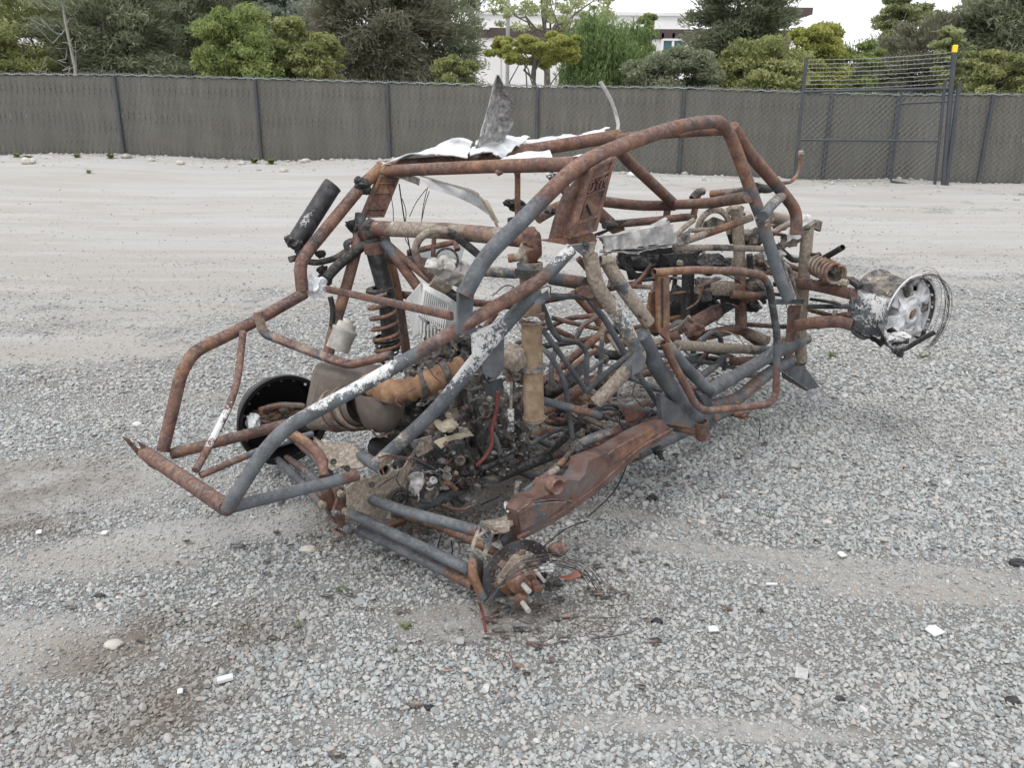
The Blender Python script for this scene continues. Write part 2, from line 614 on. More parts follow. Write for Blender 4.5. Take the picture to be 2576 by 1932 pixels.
def m_ground():
    s = NT('gravel_yard_soil')
    P_ = s.geo.outputs['Position']
    at = s.n('Attribute'); at.attribute_name = 'dirt'
    big = s.mr(s.noise(.35, 5, .6), .35, .65)
    mp = s.n('Mapping'); s.l(P_, mp.inputs[0]); mp.inputs['Scale'].default_value = (.25, 1.6, 1); mp.inputs['Rotation'].default_value = (0, 0, -.12)
    streak = s.mr(s.noise(1.1, 6, .65, mp.outputs[0]), .38, .62)
    fine = s.mr(s.noise(38, 6, .75), .3, .7, smooth=False)
    vo = s.n('TexVoronoi'); vo.inputs['Scale'].default_value = 42; s.l(P_, vo.inputs['Vector'])
    vo2 = s.n('TexVoronoi'); vo2.inputs['Scale'].default_value = 20; s.l(P_, vo2.inputs['Vector'])
    sepc = s.n('SeparateColor'); s.l(vo.outputs['Color'], sepc.inputs[0])
    stone = s.ramp(sepc.outputs[0], [(0, (.15, .17, .18)), (.4, (.29, .305, .31)), (.75, (.38, .37, .35)), (.9, (.33, .28, .24)), (1, (.58, .57, .55))])
    gap = s.mr(vo.outputs['Distance'], .35, .62)
    stone = s.mix(s.math('MULTIPLY', gap, .6), stone, (.15, .135, .12))
    sy = s.n('SeparateXYZ'); s.l(P_, sy.inputs[0])
    stone = s.mix(s.mr(sy.outputs[1], 7.5, 4.0), stone, (.215, .206, .192))
    dust = s.ramp(fine, [(0, (.25, .236, .218)), (.5, (.36, .346, .328)), (1, (.46, .45, .435))])
    pale = s.n('SeparateXYZ'); s.l(P_, pale.inputs[0])
    dust = s.mix(s.math('MULTIPLY', s.mr(pale.outputs[1], 6., 12.), .6), dust, (.435, .43, .42))
    dust = s.mix(s.math('MULTIPLY', streak, .55), dust, (.335, .30, .258))
    dust = s.mix(s.math('MULTIPLY', s.mr(s.noise(1.7, 5, .6, mp.outputs[0]), .5, .72), .6), dust, (.455, .448, .435))
    f = s.math('ADD', s.math('MULTIPLY', at.outputs['Fac'], 1.0), s.math('MULTIPLY', s.math('SUBTRACT', s.noise(3, 6, .7), .5), 1.1))
    c = s.mix(s.mr(f, .3, .7), stone, dust)
    c = s.mix(ground_stain_shade(s), c, (.13, .102, .080))
    s.col(c); s.rough(.95); s.b.inputs['Specular IOR Level'].default_value = .2
    h = s.math('ADD', s.math('MULTIPLY', s.math('SUBTRACT', 1., vo.outputs['Distance']), .8), s.math('MULTIPLY', s.math('SUBTRACT', 1., vo2.outputs['Distance']), .5))
    isst = s.mr(f, .3, .7, 1., .12)
    h = s.math('MULTIPLY', h, isst)
    h = s.math('ADD', h, s.math('MULTIPLY', s.noise(14, 8, .75), 1.5))
    h = s.math('ADD', h, s.math('MULTIPLY', s.noise(85, 5, .75), .35))
    s.bump(h, .7, .02)
    return s.m


def m_leaf(name, cols, trans=.35):
    s = NT(name)
    at = s.n('Attribute'); at.attribute_name = 'tint'
    r = s.math('ADD', s.math('MULTIPLY', s.geo.outputs['Random Per Island'], .45), s.math('MULTIPLY', at.outputs['Fac'], .55))
    c = s.ramp(r, [(i / (len(cols) - 1), q) for i, q in enumerate(cols)])
    s.col(c); s.rough(.6); s.b.inputs['Specular IOR Level'].default_value = .25
    tr = s.n('BsdfTranslucent'); s.l(c, tr.inputs[0])
    m = s.n('MixShader'); m.inputs[0].default_value = trans
    s.l(s.b.outputs[0], m.inputs[1]); s.l(tr.outputs[0], m.inputs[2]); s.l(m.outputs[0], s.out.inputs[0])
    return s.m


def m_fence():
    s = NT('privacy_slats')
    mp = s.n('Mapping'); s.l(s.geo.outputs['Position'], mp.inputs[0]); mp.inputs['Scale'].default_value = (1, 1, .12)
    n1 = s.mr(s.noise(3.0, 6, .7, mp.outputs[0]), .3, .7)
    n2 = s.mr(s.noise(1.2, 4, .6), .3, .7)
    c = s.ramp(n1, [(0, (.100, .089, .076)), (.5, (.122, .110, .094)), (1, (.150, .138, .120))])
    c = s.mix(s.math('MULTIPLY', n2, .5), c, (.110, .112, .098))
    c = s.mix(s.math('MULTIPLY', s.mr(s.noise(9, 5, .7, mp.outputs[0]), .62, .75), .5), c, (.24, .225, .20))
    s.col(c); s.rough(.75); s.bump(s.noise(60, 4, .7), .3, .004)
    return s.m


M['wear'] = m_wear()
M['ground'] = m_ground()
M['stone'] = m_stone()
M['fence'] = m_fence()
M['post'] = m_simple('dark_green_post_paint', [(.040, .046, .052), (.065, .074, .083)], 4, .55, .1)
M['wire'] = m_simple('fence_wire', [(.15, .17, .165), (.22, .245, .235)], 3, .6, .1)
M['bwire'] = m_simple('galvanized_wire', [(.22, .23, .23), (.34, .35, .34)], 3, .5, .1)
M['yellow'] = m_simple('yellow_plastic', [(.75, .52, .02), (.82, .6, .05)], 8, .5, .1)
M['rock'] = m_simple('pale_rock', [(.30, .28, .25), (.46, .43, .38), (.55, .52, .47)], 9, .9, .5, 30, .01)
M['rubble'] = m_simple('rubble_stone', [(.20, .19, .18), (.36, .34, .31), (.50, .47, .43)], 2.5, .95, .4, 50, .01)
M['white'] = m_simple('white_roof_panel', [(.26, .26, .27), (.50, .51, .52), (.64, .65, .66), (.72, .73, .74)], 9, .45, .15, 20, .004)
M['ashpanel'] = m_simple('scorched_panel', [(.08, .075, .075), (.27, .26, .255), (.42, .41, .40), (.74, .73, .72)], 38, .9, .6, 90, .006)
M['ashplank'] = m_simple('ash_plank', [(.16, .155, .155), (.33, .32, .31), (.62, .61, .59)], 14, .95, .6, 60, .01)
M['alu'] = m_simple('melted_aluminium', [(.24, .23, .22), (.46, .45, .44), (.68, .67, .66)], 18, .65, .5, 60, .005, .15)
M['slag'] = m_simple('engine_slag', [(.020, .019, .018), (.085, .077, .070), (.19, .175, .16), (.50, .485, .47)], 26, .9, 1.0, 70, .02)
M['black'] = m_simple('charred_black', [(.010, .010, .011), (.025, .025, .027), (.07, .07, .07)], 25, .5, .4, 90, .003)
M['blackgloss'] = m_simple('black_rim_paint', [(.008, .008, .009), (.02, .02, .022)], 12, .28, .15, 50, .002)
M['castalu'] = m_simple('dusty_cast_metal', [(.25, .235, .21), (.38, .36, .33), (.52, .50, .47)], 20, .7, .35, 60, .003)
M['canister'] = m_simple('scorched_brown_housing', [(.075, .058, .050), (.125, .102, .088), (.19, .16, .135)], 7, .6, .15, 40, .002)
M['radiator'] = m_simple('whitened_core', [(.30, .30, .29), (.52, .52, .51), (.66, .66, .65)], 9, .75, .2, 60, .003)
M['redcable'] = m_simple('red_cable', [(.09, .025, .022), (.20, .055, .048)], 30, .7, .2)
M['redbit'] = m_simple('orange_red_shard', [(.15, .06, .045), (.30, .12, .085)], 30, .7, .4)
M['bone'] = m_simple('yellowed_foam', [(.40, .35, .25), (.56, .50, .38)], 20, .85, .4)
M['wool'] = m_simple('glass_wool', [(.60, .62, .65), (.78, .79, .80)], 30, .95, .5)
M['plaster'] = m_simple('pale_wall_render', [(.62, .61, .60), (.70, .69, .68)], .6, .9, .05)
M['darkband'] = m_simple('brown_fascia', [(.055, .040, .038), (.085, .06, .055)], 1, .7, .05)
M['whitealu'] = m_simple('whitened_rim_metal', [(.16, .15, .15), (.40, .40, .41), (.62, .62, .64), (.74, .74, .76)], 7, .6, .4, 60, .004)
M['orust'] = m_simple('orange_rusted_duct', [(.08, .05, .035), (.185, .105, .062), (.275, .165, .095), (.38, .32, .27)], 13, .85, .4, 60, .004)
M['darkrust'] = m_simple('dark_scaled_rust', [(.040, .028, .029), (.085, .050, .043), (.135, .075, .058), (.115, .10, .10), (.20, .12, .085)], 9, .8, .6, 70, .004)
M['ochre'] = m_simple('ochre_scorched_tube', [(.10, .068, .045), (.20, .138, .088), (.27, .195, .13), (.36, .29, .215)], 15, .85, .5, 80, .003)
M['glass'] = m_simple('teal_window_glass', [(.02, .07, .08), (.05, .14, .15)], .8, .12, .0)
M['bark'] = m_simple('grey_bark', [(.10, .085, .07), (.22, .20, .175)], 5, .9, .5, 14, .03)
M['barkpale'] = m_simple('pale_dead_bark', [(.28, .26, .235), (.40, .38, .35)], 5, .9, .4, 14, .02)
M['litterw'] = m_simple('white_litter', [(.52, .52, .52), (.68, .68, .68)], 10, .5, .1)
M['weed'] = m_leaf('weed_leaf', [(.07, .11, .03), (.14, .18, .06), (.22, .24, .09)], .3)

# ------------------------------------------------------------------ ground
FY = lambda px: 19.3 + (17.6 - 19.3) * px / 2576.0           # how far the fence stands
fence_bot = [(-1100, 372), (-160, 387), (0, 392), (318, 390), (661, 408), (984, 398 + 6), (1351, 425), (1709, 440), (2076, 455), (2243, 452), (2466, 463), (2576, 466), (2760, 470), (3500, 482)]
fence_top = [(-1100, 160), (-160, 180), (0, 184), (289, 186), (640, 195), (971, 205), (1351, 214), (1724, 219), (2095, 232), (2265, 236), (2505, 235), (2576, 236), (2760, 240), (3500, 256)]
fb = [P(x, y, Y=FY(x)) for x, y in fence_bot]
FBX = np.array([p[0] for p in fb]); FBZ = np.array([p[2] for p in fb])


def ground_z(x, y):
    x = np.asarray(x, dtype=float); y = np.asarray(y, dtype=float)
    zf = np.interp(x, FBX, FBZ)
    t = np.clip((y - 9.5) / 8.5, 0, 1); t = t * t * (3 - 2 * t)
    p = np.stack([x.ravel(), y.ravel(), np.zeros(x.size)], 1)
    n = fbm(p, .5, 3, 3).reshape(x.shape) * .012
    # rubble bank along the foot of the fence
    fy = np.interp(x, FBX, [q[1] for q in fb])
    bank = np.exp(-((y - (fy - 1.0)) / .9) ** 2) * (.06 + .05 * fbm(p, 1.1, 8, 4).reshape(x.shape)) * np.clip((y - 14) / 2, 0, 1)
    return zf * t + n + bank * (y < fy + 3)


def dirt_mask(x, y):
    p = np.stack([x, y, np.zeros_like(x)], 1)
    m = np.zeros_like(x)
    m += np.clip((y - 4.4) / 6.0, 0, 1) * .80
    for (px, py, rx, ry, an, st) in ((60, 1240, .75, .40, .15, 1.1), (480, 1345, .75, .15, .35, .95), (250, 1420, .5, .14, .2, .6), (120, 880, 1.2, .5, .1, .55), (40, 1640, .40, .25, .2, .8), (620, 1010, .6, .22, 0, .4),
                                     (760, 1480, .35, .10, .3, .35), (1960, 1400, .9, .08, -.15, .75), (2350, 1480, .6, .08, -.15, .7), (1560, 1290, .5, .09, -.3, .7), (1950, 1840, .7, .06, -.05, .9), (1150, 1560, .35, .10, .1, .7),
                                     (1000, 1830, .5, .05, 0, .4), (450, 1650, .25, .1, .3, .4), (1250, 1210, .7, .18, .8, .8), (2300, 1130, 1.1, .12, -.1, .35), (300, 800, 2.0, .35, 0, .6), (2400, 760, 1.5, .4, -.1, .6)):
        c = P(px, py, z=0); dx, dy = x - c[0], y - c[1]
        a = (dx * math.cos(an) + dy * math.sin(an)) / rx; b = (-dx * math.sin(an) + dy * math.cos(an)) / ry
        m = np.maximum(m, st * np.exp(-(a * a + b * b)))
    m += .50 * fbm(p * np.array([.7, 1.5, 1]), 1.3, 21, 6)
    m += (.14 + .22 * np.clip((y - 3.2) / 2, 0, 1)) * np.clip((-x - .4) / 1.6, 0, 1)
    return np.clip(m, 0, 1)


def build_ground():
    ys = np.concatenate([np.arange(-4, 1, .5), np.arange(1, 9, .05), np.arange(9, 21, .12), np.arange(21, 40, 1.0), [45, 60, 90, 150, 300, 600]])
    xs = np.concatenate([[-500, -200, -80, -40, -25], np.arange(-20, -6, .3), np.arange(-6, 6, .06), np.arange(6, 20, .3), [25, 40, 80, 200, 500]])
    X, Y_ = np.meshgrid(xs, ys, indexing='ij')
    Z = ground_z(X, Y_)
    V = np.stack([X.ravel(), Y_.ravel(), Z.ravel()], 1)
    nx, ny = len(xs), len(ys)
    i, j = np.meshgrid(range(nx - 1), range(ny - 1), indexing='ij')
    a = (i * ny + j).ravel()
    Fc = np.stack([a, a + ny, a + ny + 1, a + 1], 1)
    o = mesh('ground', V, Fc.tolist(), M['ground'], None, None, True, origin=(0, 0, 0))
    at = o.data.attributes.new('dirt', 'FLOAT', 'POINT')
    at.data.foreach_set('value', dirt_mask(V[:, 0], V[:, 1]).astype(np.float32))
    tag(o, kind='structure')
    return o


build_ground()


# ------------------------------------------------------------------ gravel (stuff)
def build_gravel():
    srcs = []
    col = bpy.data.collections.new('stone_shapes')
    for k in range(8):
        V, Fc = ICO[2]
        rs = np.random.default_rng(100 + k)
        ax = np.array([1, rs.uniform(.6, .95), rs.uniform(.42, .7)])
        q = V.copy()
        for _ in range(12):                               # cut facets
            d = rs.normal(size=3); d /= np.linalg.norm(d); h = rs.uniform(.5, .82)
            s_ = q @ d; over = s_ > h
            q[over] -= np.outer(s_[over] - h, d) * .9
        q = q * ax * .5
        me = bpy.data.meshes.new('stone'); me.from_pydata(q.tolist(), [], Fc); me.materials.append(M['stone'])
        me.polygons.foreach_set('use_smooth', np.ones(len(me.polygons), dtype=bool)); me.update(); me.set_sharp_from_angle(angle=rad(24))
        o = bpy.data.objects.new('stone', me); col.objects.link(o); srcs.append(o)
    # sample positions
    P_, S_ = [], []

    def band(y0, y1, dens, smin, smax):
        n = int((y1 - y0) * (2 * (.74 * (y0 + y1) / 2 + 1.3)) * dens)
        y = rng.uniform(y0, y1, n); x = rng.uniform(-1, 1, n) * (.74 * y + 1.3)
        s = np.exp(rng.normal(0, .36, n)) * rng.uniform(smin, smax, n)
        s = np.clip(s, smin * .5, smax * 1.5)
        d = dirt_mask(x, y)
        keep = rng.random(n) > np.clip((d - .25) * (1.5 if smax > .013 else .5), 0, .84 if smax > .013 else .42)
        s = s * (1 - (.5 if smax > .013 else .1) * np.clip(d, 0, 1))
        x, y, s = x[keep], y[keep], s[keep]
        z = ground_z(x, y) + s * rng.uniform(-.12, .28, len(x))
        P_.append(np.stack([x, y, z], 1)); S_.append(s)
    band(1.2, 2.6, 7400, .011, .022); band(2.6, 4.5, 5600, .013, .025); band(1.2, 4.6, 7500, .006, .013); band(4.5, 6.5, 2600, .017, .030); band(6.5, 9.5, 1100, .02, .034); band(9.5, 14, 260, .02, .04)
    band(1.2, 5, 14, .030, .042)
    Pp = np.vstack(P_); S = np.concatenate(S_); n = len(Pp)
    me = bpy.data.meshes.new('gravel'); me.from_pydata(Pp.tolist(), [], [])
    for nm, ty, arr in (('rot', 'FLOAT_VECTOR', np.stack([rng.normal(0, .35, n), rng.normal(0, .35, n), rng.uniform(0, 6.28, n)], 1)),
                        ('scl', 'FLOAT_VECTOR', np.stack([S, S * rng.uniform(.8, 1.1, n), S * rng.uniform(.8, 1.3, n)], 1))):
        a = me.attributes.new(nm, ty, 'POINT'); a.data.foreach_set('vector', arr.astype(np.float32).ravel())
    a = me.attributes.new('pick', 'INT', 'POINT'); a.data.foreach_set('value', rng.integers(0, 8, n).astype(np.int32))
    o = bpy.data.objects.new('gravel', me); COL.objects.link(o)
    tag(o, 'loose grey and bluish crushed gravel covering the yard', 'gravel', kind='stuff')
    g = bpy.data.node_groups.new('gravel', 'GeometryNodeTree')
    g.interface.new_socket('Geometry', in_out='INPUT', socket_type='NodeSocketGeometry')
    g.interface.new_socket('Geometry', in_out='OUTPUT', socket_type='NodeSocketGeometry')
    N = g.nodes; Lk = g.links
    gi, go = N.new('NodeGroupInput'), N.new('NodeGroupOutput')
    ci = N.new('GeometryNodeCollectionInfo'); ci.inputs['Collection'].default_value = col; ci.inputs['Separate Children'].default_value = True; ci.inputs['Reset Children'].default_value = True
    ip = N.new('GeometryNodeInstanceOnPoints'); ip.inputs['Pick Instance'].default_value = True

    def attr(nm, ty):
        q = N.new('GeometryNodeInputNamedAttribute'); q.data_type = ty; q.inputs[0].default_value = nm
        return q.outputs[0]
    Lk.new(gi.outputs[0], ip.inputs['Points']); Lk.new(ci.outputs[0], ip.inputs['Instance'])
    Lk.new(attr('pick', 'INT'), ip.inputs['Instance Index']); Lk.new(attr('rot', 'FLOAT_VECTOR'), ip.inputs['Rotation']); Lk.new(attr('scl', 'FLOAT_VECTOR'), ip.inputs['Scale'])
    Lk.new(ip.outputs[0], go.inputs[0])
    md = o.modifiers.new('gravel', 'NODES'); md.node_group = g
    print('gravel', n)


build_gravel()
# ==== BACKDROP ====
# ------------------------------------------------------------------ building behind the trees
def build_building():
    t = empty('office_building', P(1400, 200, Y=50) * np.array([1, 1, 0]), 'pale flat roofed office building with dark brown fascia band behind the trees', 'building')
    y = 52.0
    def q(px, py, Y=y): return P(px, py, Y=Y)
    def wall(x0, x1, yt, yb, Y, dep, name, mat):
        a, b = q(x0, yt, Y), q(x1, yt, Y); zb = yb if isinstance(yb, float) else q(x0, yb, Y)[2]
        zt = (a[2] + b[2]) / 2
        c = np.array([(a[0] + b[0]) / 2, Y + dep / 2, (zt + zb) / 2])
        return box(name, c, ((b[0] - a[0]) / 2, 0, 0), (0, dep / 2, 0), (0, 0, (zt - zb) / 2), mat=mat, parent=t, bev=0)
    wall(-60, 2010, 72, -1.0, y, 14, 'wall', M['plaster'])
    wall(-60, 2012, 66, 82, y - .12, .5, 'fascia', M['darkband'])
    wall(1180, 1740, 30, 72, y + 1.6, 9, 'upper_wall', M['plaster'])
    wall(1178, 1742, 28, 34, y + 1.45, 9.4, 'parapet', M['plaster'])
    wall(1880, 2046, 17, 34, y + 1.3, 9, 'stair_parapet', M['darkband'])
    for x0, x1 in ((1668, 1722), (1560, 1620), (430, 480), (1500, 1545)):
        f = wall(x0, x1, 84, 140, y - .06, .3, 'window', M['glass'])
        for xm in np.linspace(x0, x1, 3):
            wall(xm - 3, xm + 3, 82, 141, y - .12, .2, 'mullion', M['plaster'])
        wall(x0, x1, 96, 101, y - .14, .2, 'mullion', M['plaster'])
    # recessed joints of the wall panels
    for xm in range(60, 2000, 120):
        wall(xm, xm + 2, 84, -1.0, y - .02, .1, 'panel_joint', M['rubble'])
    for xm in (1215, 1330, 1470):
        wall(xm, xm + 16, 68, 73, y - .2, .3, 'wall_lamp', M['litterw'])


build_building()


# ------------------------------------------------------------------ trees
def quads(C_, A_, B_):
    """leaf quads from centres and half axes"""
    n = len(C_)
    V = np.stack([C_ - A_, C_ - B_ * .8, C_ + A_, C_ + B_ * .8], 1).reshape(-1, 3)
    i = np.arange(n)[:, None] * 4
    return V, np.hstack([i, i + 1, i + 2, i + 3])


def crown_mesh(c, R3, style, n, leaf, rs, nclump, cmat, flat=.6):
    c = np.array(c)
    d = rs.normal(size=(nclump, 3)); d /= np.linalg.norm(d, axis=1)[:, None]
    d /= (np.abs(d) ** 3.2).sum(1)[:, None] ** (1 / 3.2)            # fuller than an ellipsoid
    rr = rs.uniform(.12, 1, nclump) ** .42
    cc = d * rr[:, None] * np.array(R3) * .88
    cc[:, 2] = np.where(cc[:, 2] < -.7 * R3[2], -.7 * R3[2] * rs.uniform(.5, 1.2, nclump), cc[:, 2])
    cs = rs.uniform(.16, .34, nclump) * min(R3[0], R3[2] * 1.2)
    k = rs.integers(0, nclump, n)
    g = rs.normal(size=(n, 3)); g /= np.linalg.norm(g, axis=1)[:, None]; g *= (rs.random(n) ** .5)[:, None]
    off = g * cs[k][:, None] * np.array([1.15, 1.15, flat])
    out = cc[k] / np.array(R3); out /= np.linalg.norm(out, axis=1)[:, None] + 1e-6
    if style == 'conifer':
        off += out * rs.uniform(-.2, .9, n)[:, None] * cs[k][:, None]
    if style == 'weep':
        hang = rs.random(n) ** 1.0
        off[:, 2] -= hang * cs[k] * 1.5
        off[:, :2] *= .8
        off[:, :2] = np.round(off[:, :2] / .16) * .16 + rs.normal(0, .035, (n, 2))
    C_ = cc[k] + off
    a = rs.normal(size=(n, 3))
    if style == 'conifer': a = a * .55 + out * 1.0 + np.array([0, 0, .35])
    if style == 'weep': a = a * .55 + np.array([0, 0, -1.0])
    if style == 'broad': a = a * .8 + np.array([0, 0, -.3])
    a /= np.linalg.norm(a, axis=1)[:, None]
    b = np.cross(a, rs.normal(size=(n, 3)) * .6 + np.array([0, 0, .0])); b /= np.linalg.norm(b, axis=1)[:, None] + 1e-9
    s = leaf * rs.uniform(.6, 1.4, n)
    asp = {'conifer': .24, 'weep': .2, 'broad': .5}[style]
    V, Fc = quads(C_ + c, a * s[:, None], b * (s * asp)[:, None])
    ct = rs.random(nclump)[k]
    tint = np.clip(ct * .75 + .25 * rs.random(n) + .12 * (off[:, 2] / (cs[k] * flat + 1e-6)), 0, 1)
    return V, Fc, np.repeat(tint, 4)


def limb_vf(a, b, r0, r1, rs, bend=.15, n=6):
    m = 5; q = []
    L = np.linalg.norm(b - a)
    w = rs.normal(0, bend * L * .3, (m + 1, 3)); w[0] = 0; w[-1] = 0
    for i in range(m + 1):
        t = i / m; q.append(a * (1 - t) + b * t + w[i])
    V, Fc, _ = sweep_vf(q, [r0, r1], n)
    return V, Fc


def leaf_mesh(name, V, Fc, tint, mat, parent, origin):
    me = bpy.data.meshes.new(name)
    n = len(V); f = len(Fc)
    base = root_loc(parent); org = np.array(origin)
    me.vertices.add(n); me.vertices.foreach_set('co', (V - org).astype(np.float32).ravel())
    me.loops.add(f * 4); me.loops.foreach_set('vertex_index', np.asarray(Fc, dtype=np.int32).ravel())
    me.polygons.add(f); me.polygons.foreach_set('loop_start', np.arange(0, f * 4, 4, dtype=np.int32)); me.polygons.foreach_set('loop_total', np.full(f, 4, dtype=np.int32))
    at = me.attributes.new('tint', 'FLOAT', 'POINT'); at.data.foreach_set('value', tint.astype(np.float32))
    me.materials.append(mat); me.update(calc_edges=True); me.validate()
    o = bpy.data.objects.new(name, me); COL.objects.link(o)
    if parent: o.parent = parent
    o.location = Vector((org - base).tolist())
    return o


LEAF = {
    'olive': m_leaf('olive_foliage', [(0.134, 0.152, 0.067), (0.232, 0.256, 0.104), (0.329, 0.354, 0.146), (0.415, 0.378, 0.195)], .4),
    'dark': m_leaf('dark_conifer_foliage', [(0.116, 0.137, 0.088), (0.195, 0.222, 0.140), (0.268, 0.293, 0.189), (0.354, 0.354, 0.250)], .42),
    'brown': m_leaf('brown_conifer_foliage', [(0.116, 0.117, 0.085), (0.195, 0.195, 0.137), (0.268, 0.259, 0.183), (0.342, 0.320, 0.238)], .42),
    'green': m_leaf('fresh_green_foliage', [(0.122, 0.159, 0.063), (0.220, 0.268, 0.098), (0.305, 0.366, 0.134), (0.403, 0.439, 0.195)], .45),
    'yellow': m_leaf('yellow_green_foliage', [(0.171, 0.195, 0.055), (0.305, 0.329, 0.091), (0.415, 0.427, 0.134), (0.512, 0.476, 0.183)], .45),
    'pepper': m_leaf('pepper_tree_foliage', [(0.091, 0.134, 0.055), (0.159, 0.226, 0.085), (0.220, 0.305, 0.116), (0.305, 0.390, 0.171)], .4),
    'blue': m_leaf('grey_blue_foliage', [(0.122, 0.159, 0.122), (0.220, 0.268, 0.213), (0.317, 0.366, 0.305), (0.439, 0.464, 0.390)], .4),
    'pale': m_leaf('pale_eucalyptus_foliage', [(0.183, 0.207, 0.110), (0.305, 0.342, 0.171), (0.403, 0.439, 0.220), (0.512, 0.537, 0.317)], .45),
}


def tree(name, label, box_, Y, style, kind, n, leaf, nclump=60, seed=1, trunk=None, flat=.6, depth_r=None, ztop_extra=0, bark='bark', bare=0, cat='tree', low=True):
    rs = np.random.default_rng(seed)
    x0, x1, y0, y1 = box_
    if low: y1 += 60
    if style == 'broad': n = int(n * 1.6); leaf *= .74; nclump = int(nclump * 1.5)
    if style == 'conifer': n = int(n * 1.35); leaf *= .72; nclump = int(nclump * 1.5)
    a, b = P(x0, y1, Y=Y), P(x1, y0, Y=Y)
    c = (a + b) / 2; rx = abs(b[0] - a[0]) / 2; rz = abs(b[2] - a[2]) / 2; ry = depth_r or min(rx, 3.0)
    gz = float(ground_z(np.array([c[0]]), np.array([min(Y, 30.)]))[0]) - .15
    tx = c[0] if trunk is None else P(trunk, 200, Y=Y)[0]
    base = np.array([tx, Y, gz])
    t = empty(name, base, label, cat)
    V, Fc, ti = crown_mesh(c, (rx, ry, rz), style, n, leaf, rs, nclump, None, flat)
    leaf_mesh('crown', V, Fc, ti, LEAF[kind], t, c)
    parts = []
    topz = c[2] + rz * .55
    tr = max(.05, rx * .055)
    top = np.array([c[0] + rs.normal(0, .1), Y, topz])
    parts.append(limb_vf(base, top, tr * 1.3, tr * .35, rs, .08, 8))
    for i in range(11):
        h = rs.uniform(.25, .9); s = base * (1 - h) + top * h
        d = rs.normal(size=3); d[2] = abs(d[2]) * .7 + .1; d /= np.linalg.norm(d)
        e = c + d * np.array([rx, ry, rz]) * rs.uniform(.55, .95)
        parts.append(limb_vf(s, e, tr * .45, tr * .1, rs, .2, 5))
    V, Fc = join(parts); mesh('trunk', V, Fc, M[bark], t)
    if bare:
        prt = []
        for i in range(bare):
            h = rs.uniform(.35, .95); s = np.array([base[0], Y - ry * .9, gz]) * (1 - h) + np.array([base[0], Y - ry * 1.0, topz + rz * .4]) * h
            d = np.array([rs.normal(), -.2 * rs.random(), rs.uniform(-.1, .5)]); d /= np.linalg.norm(d)
            prt.append(limb_vf(s, s + d * rs.uniform(.4, 1.0), .012, .005, rs, .5, 5))
        s0 = np.array([base[0], Y - ry * .9, gz]); prt.append(limb_vf(s0, np.array([base[0] + .1, Y - ry, topz + rz * .5]), .055, .03, rs, .06, 7))
        V, Fc = join(prt); mesh('dead_stem', V, Fc, M['barkpale'], t)
    return t


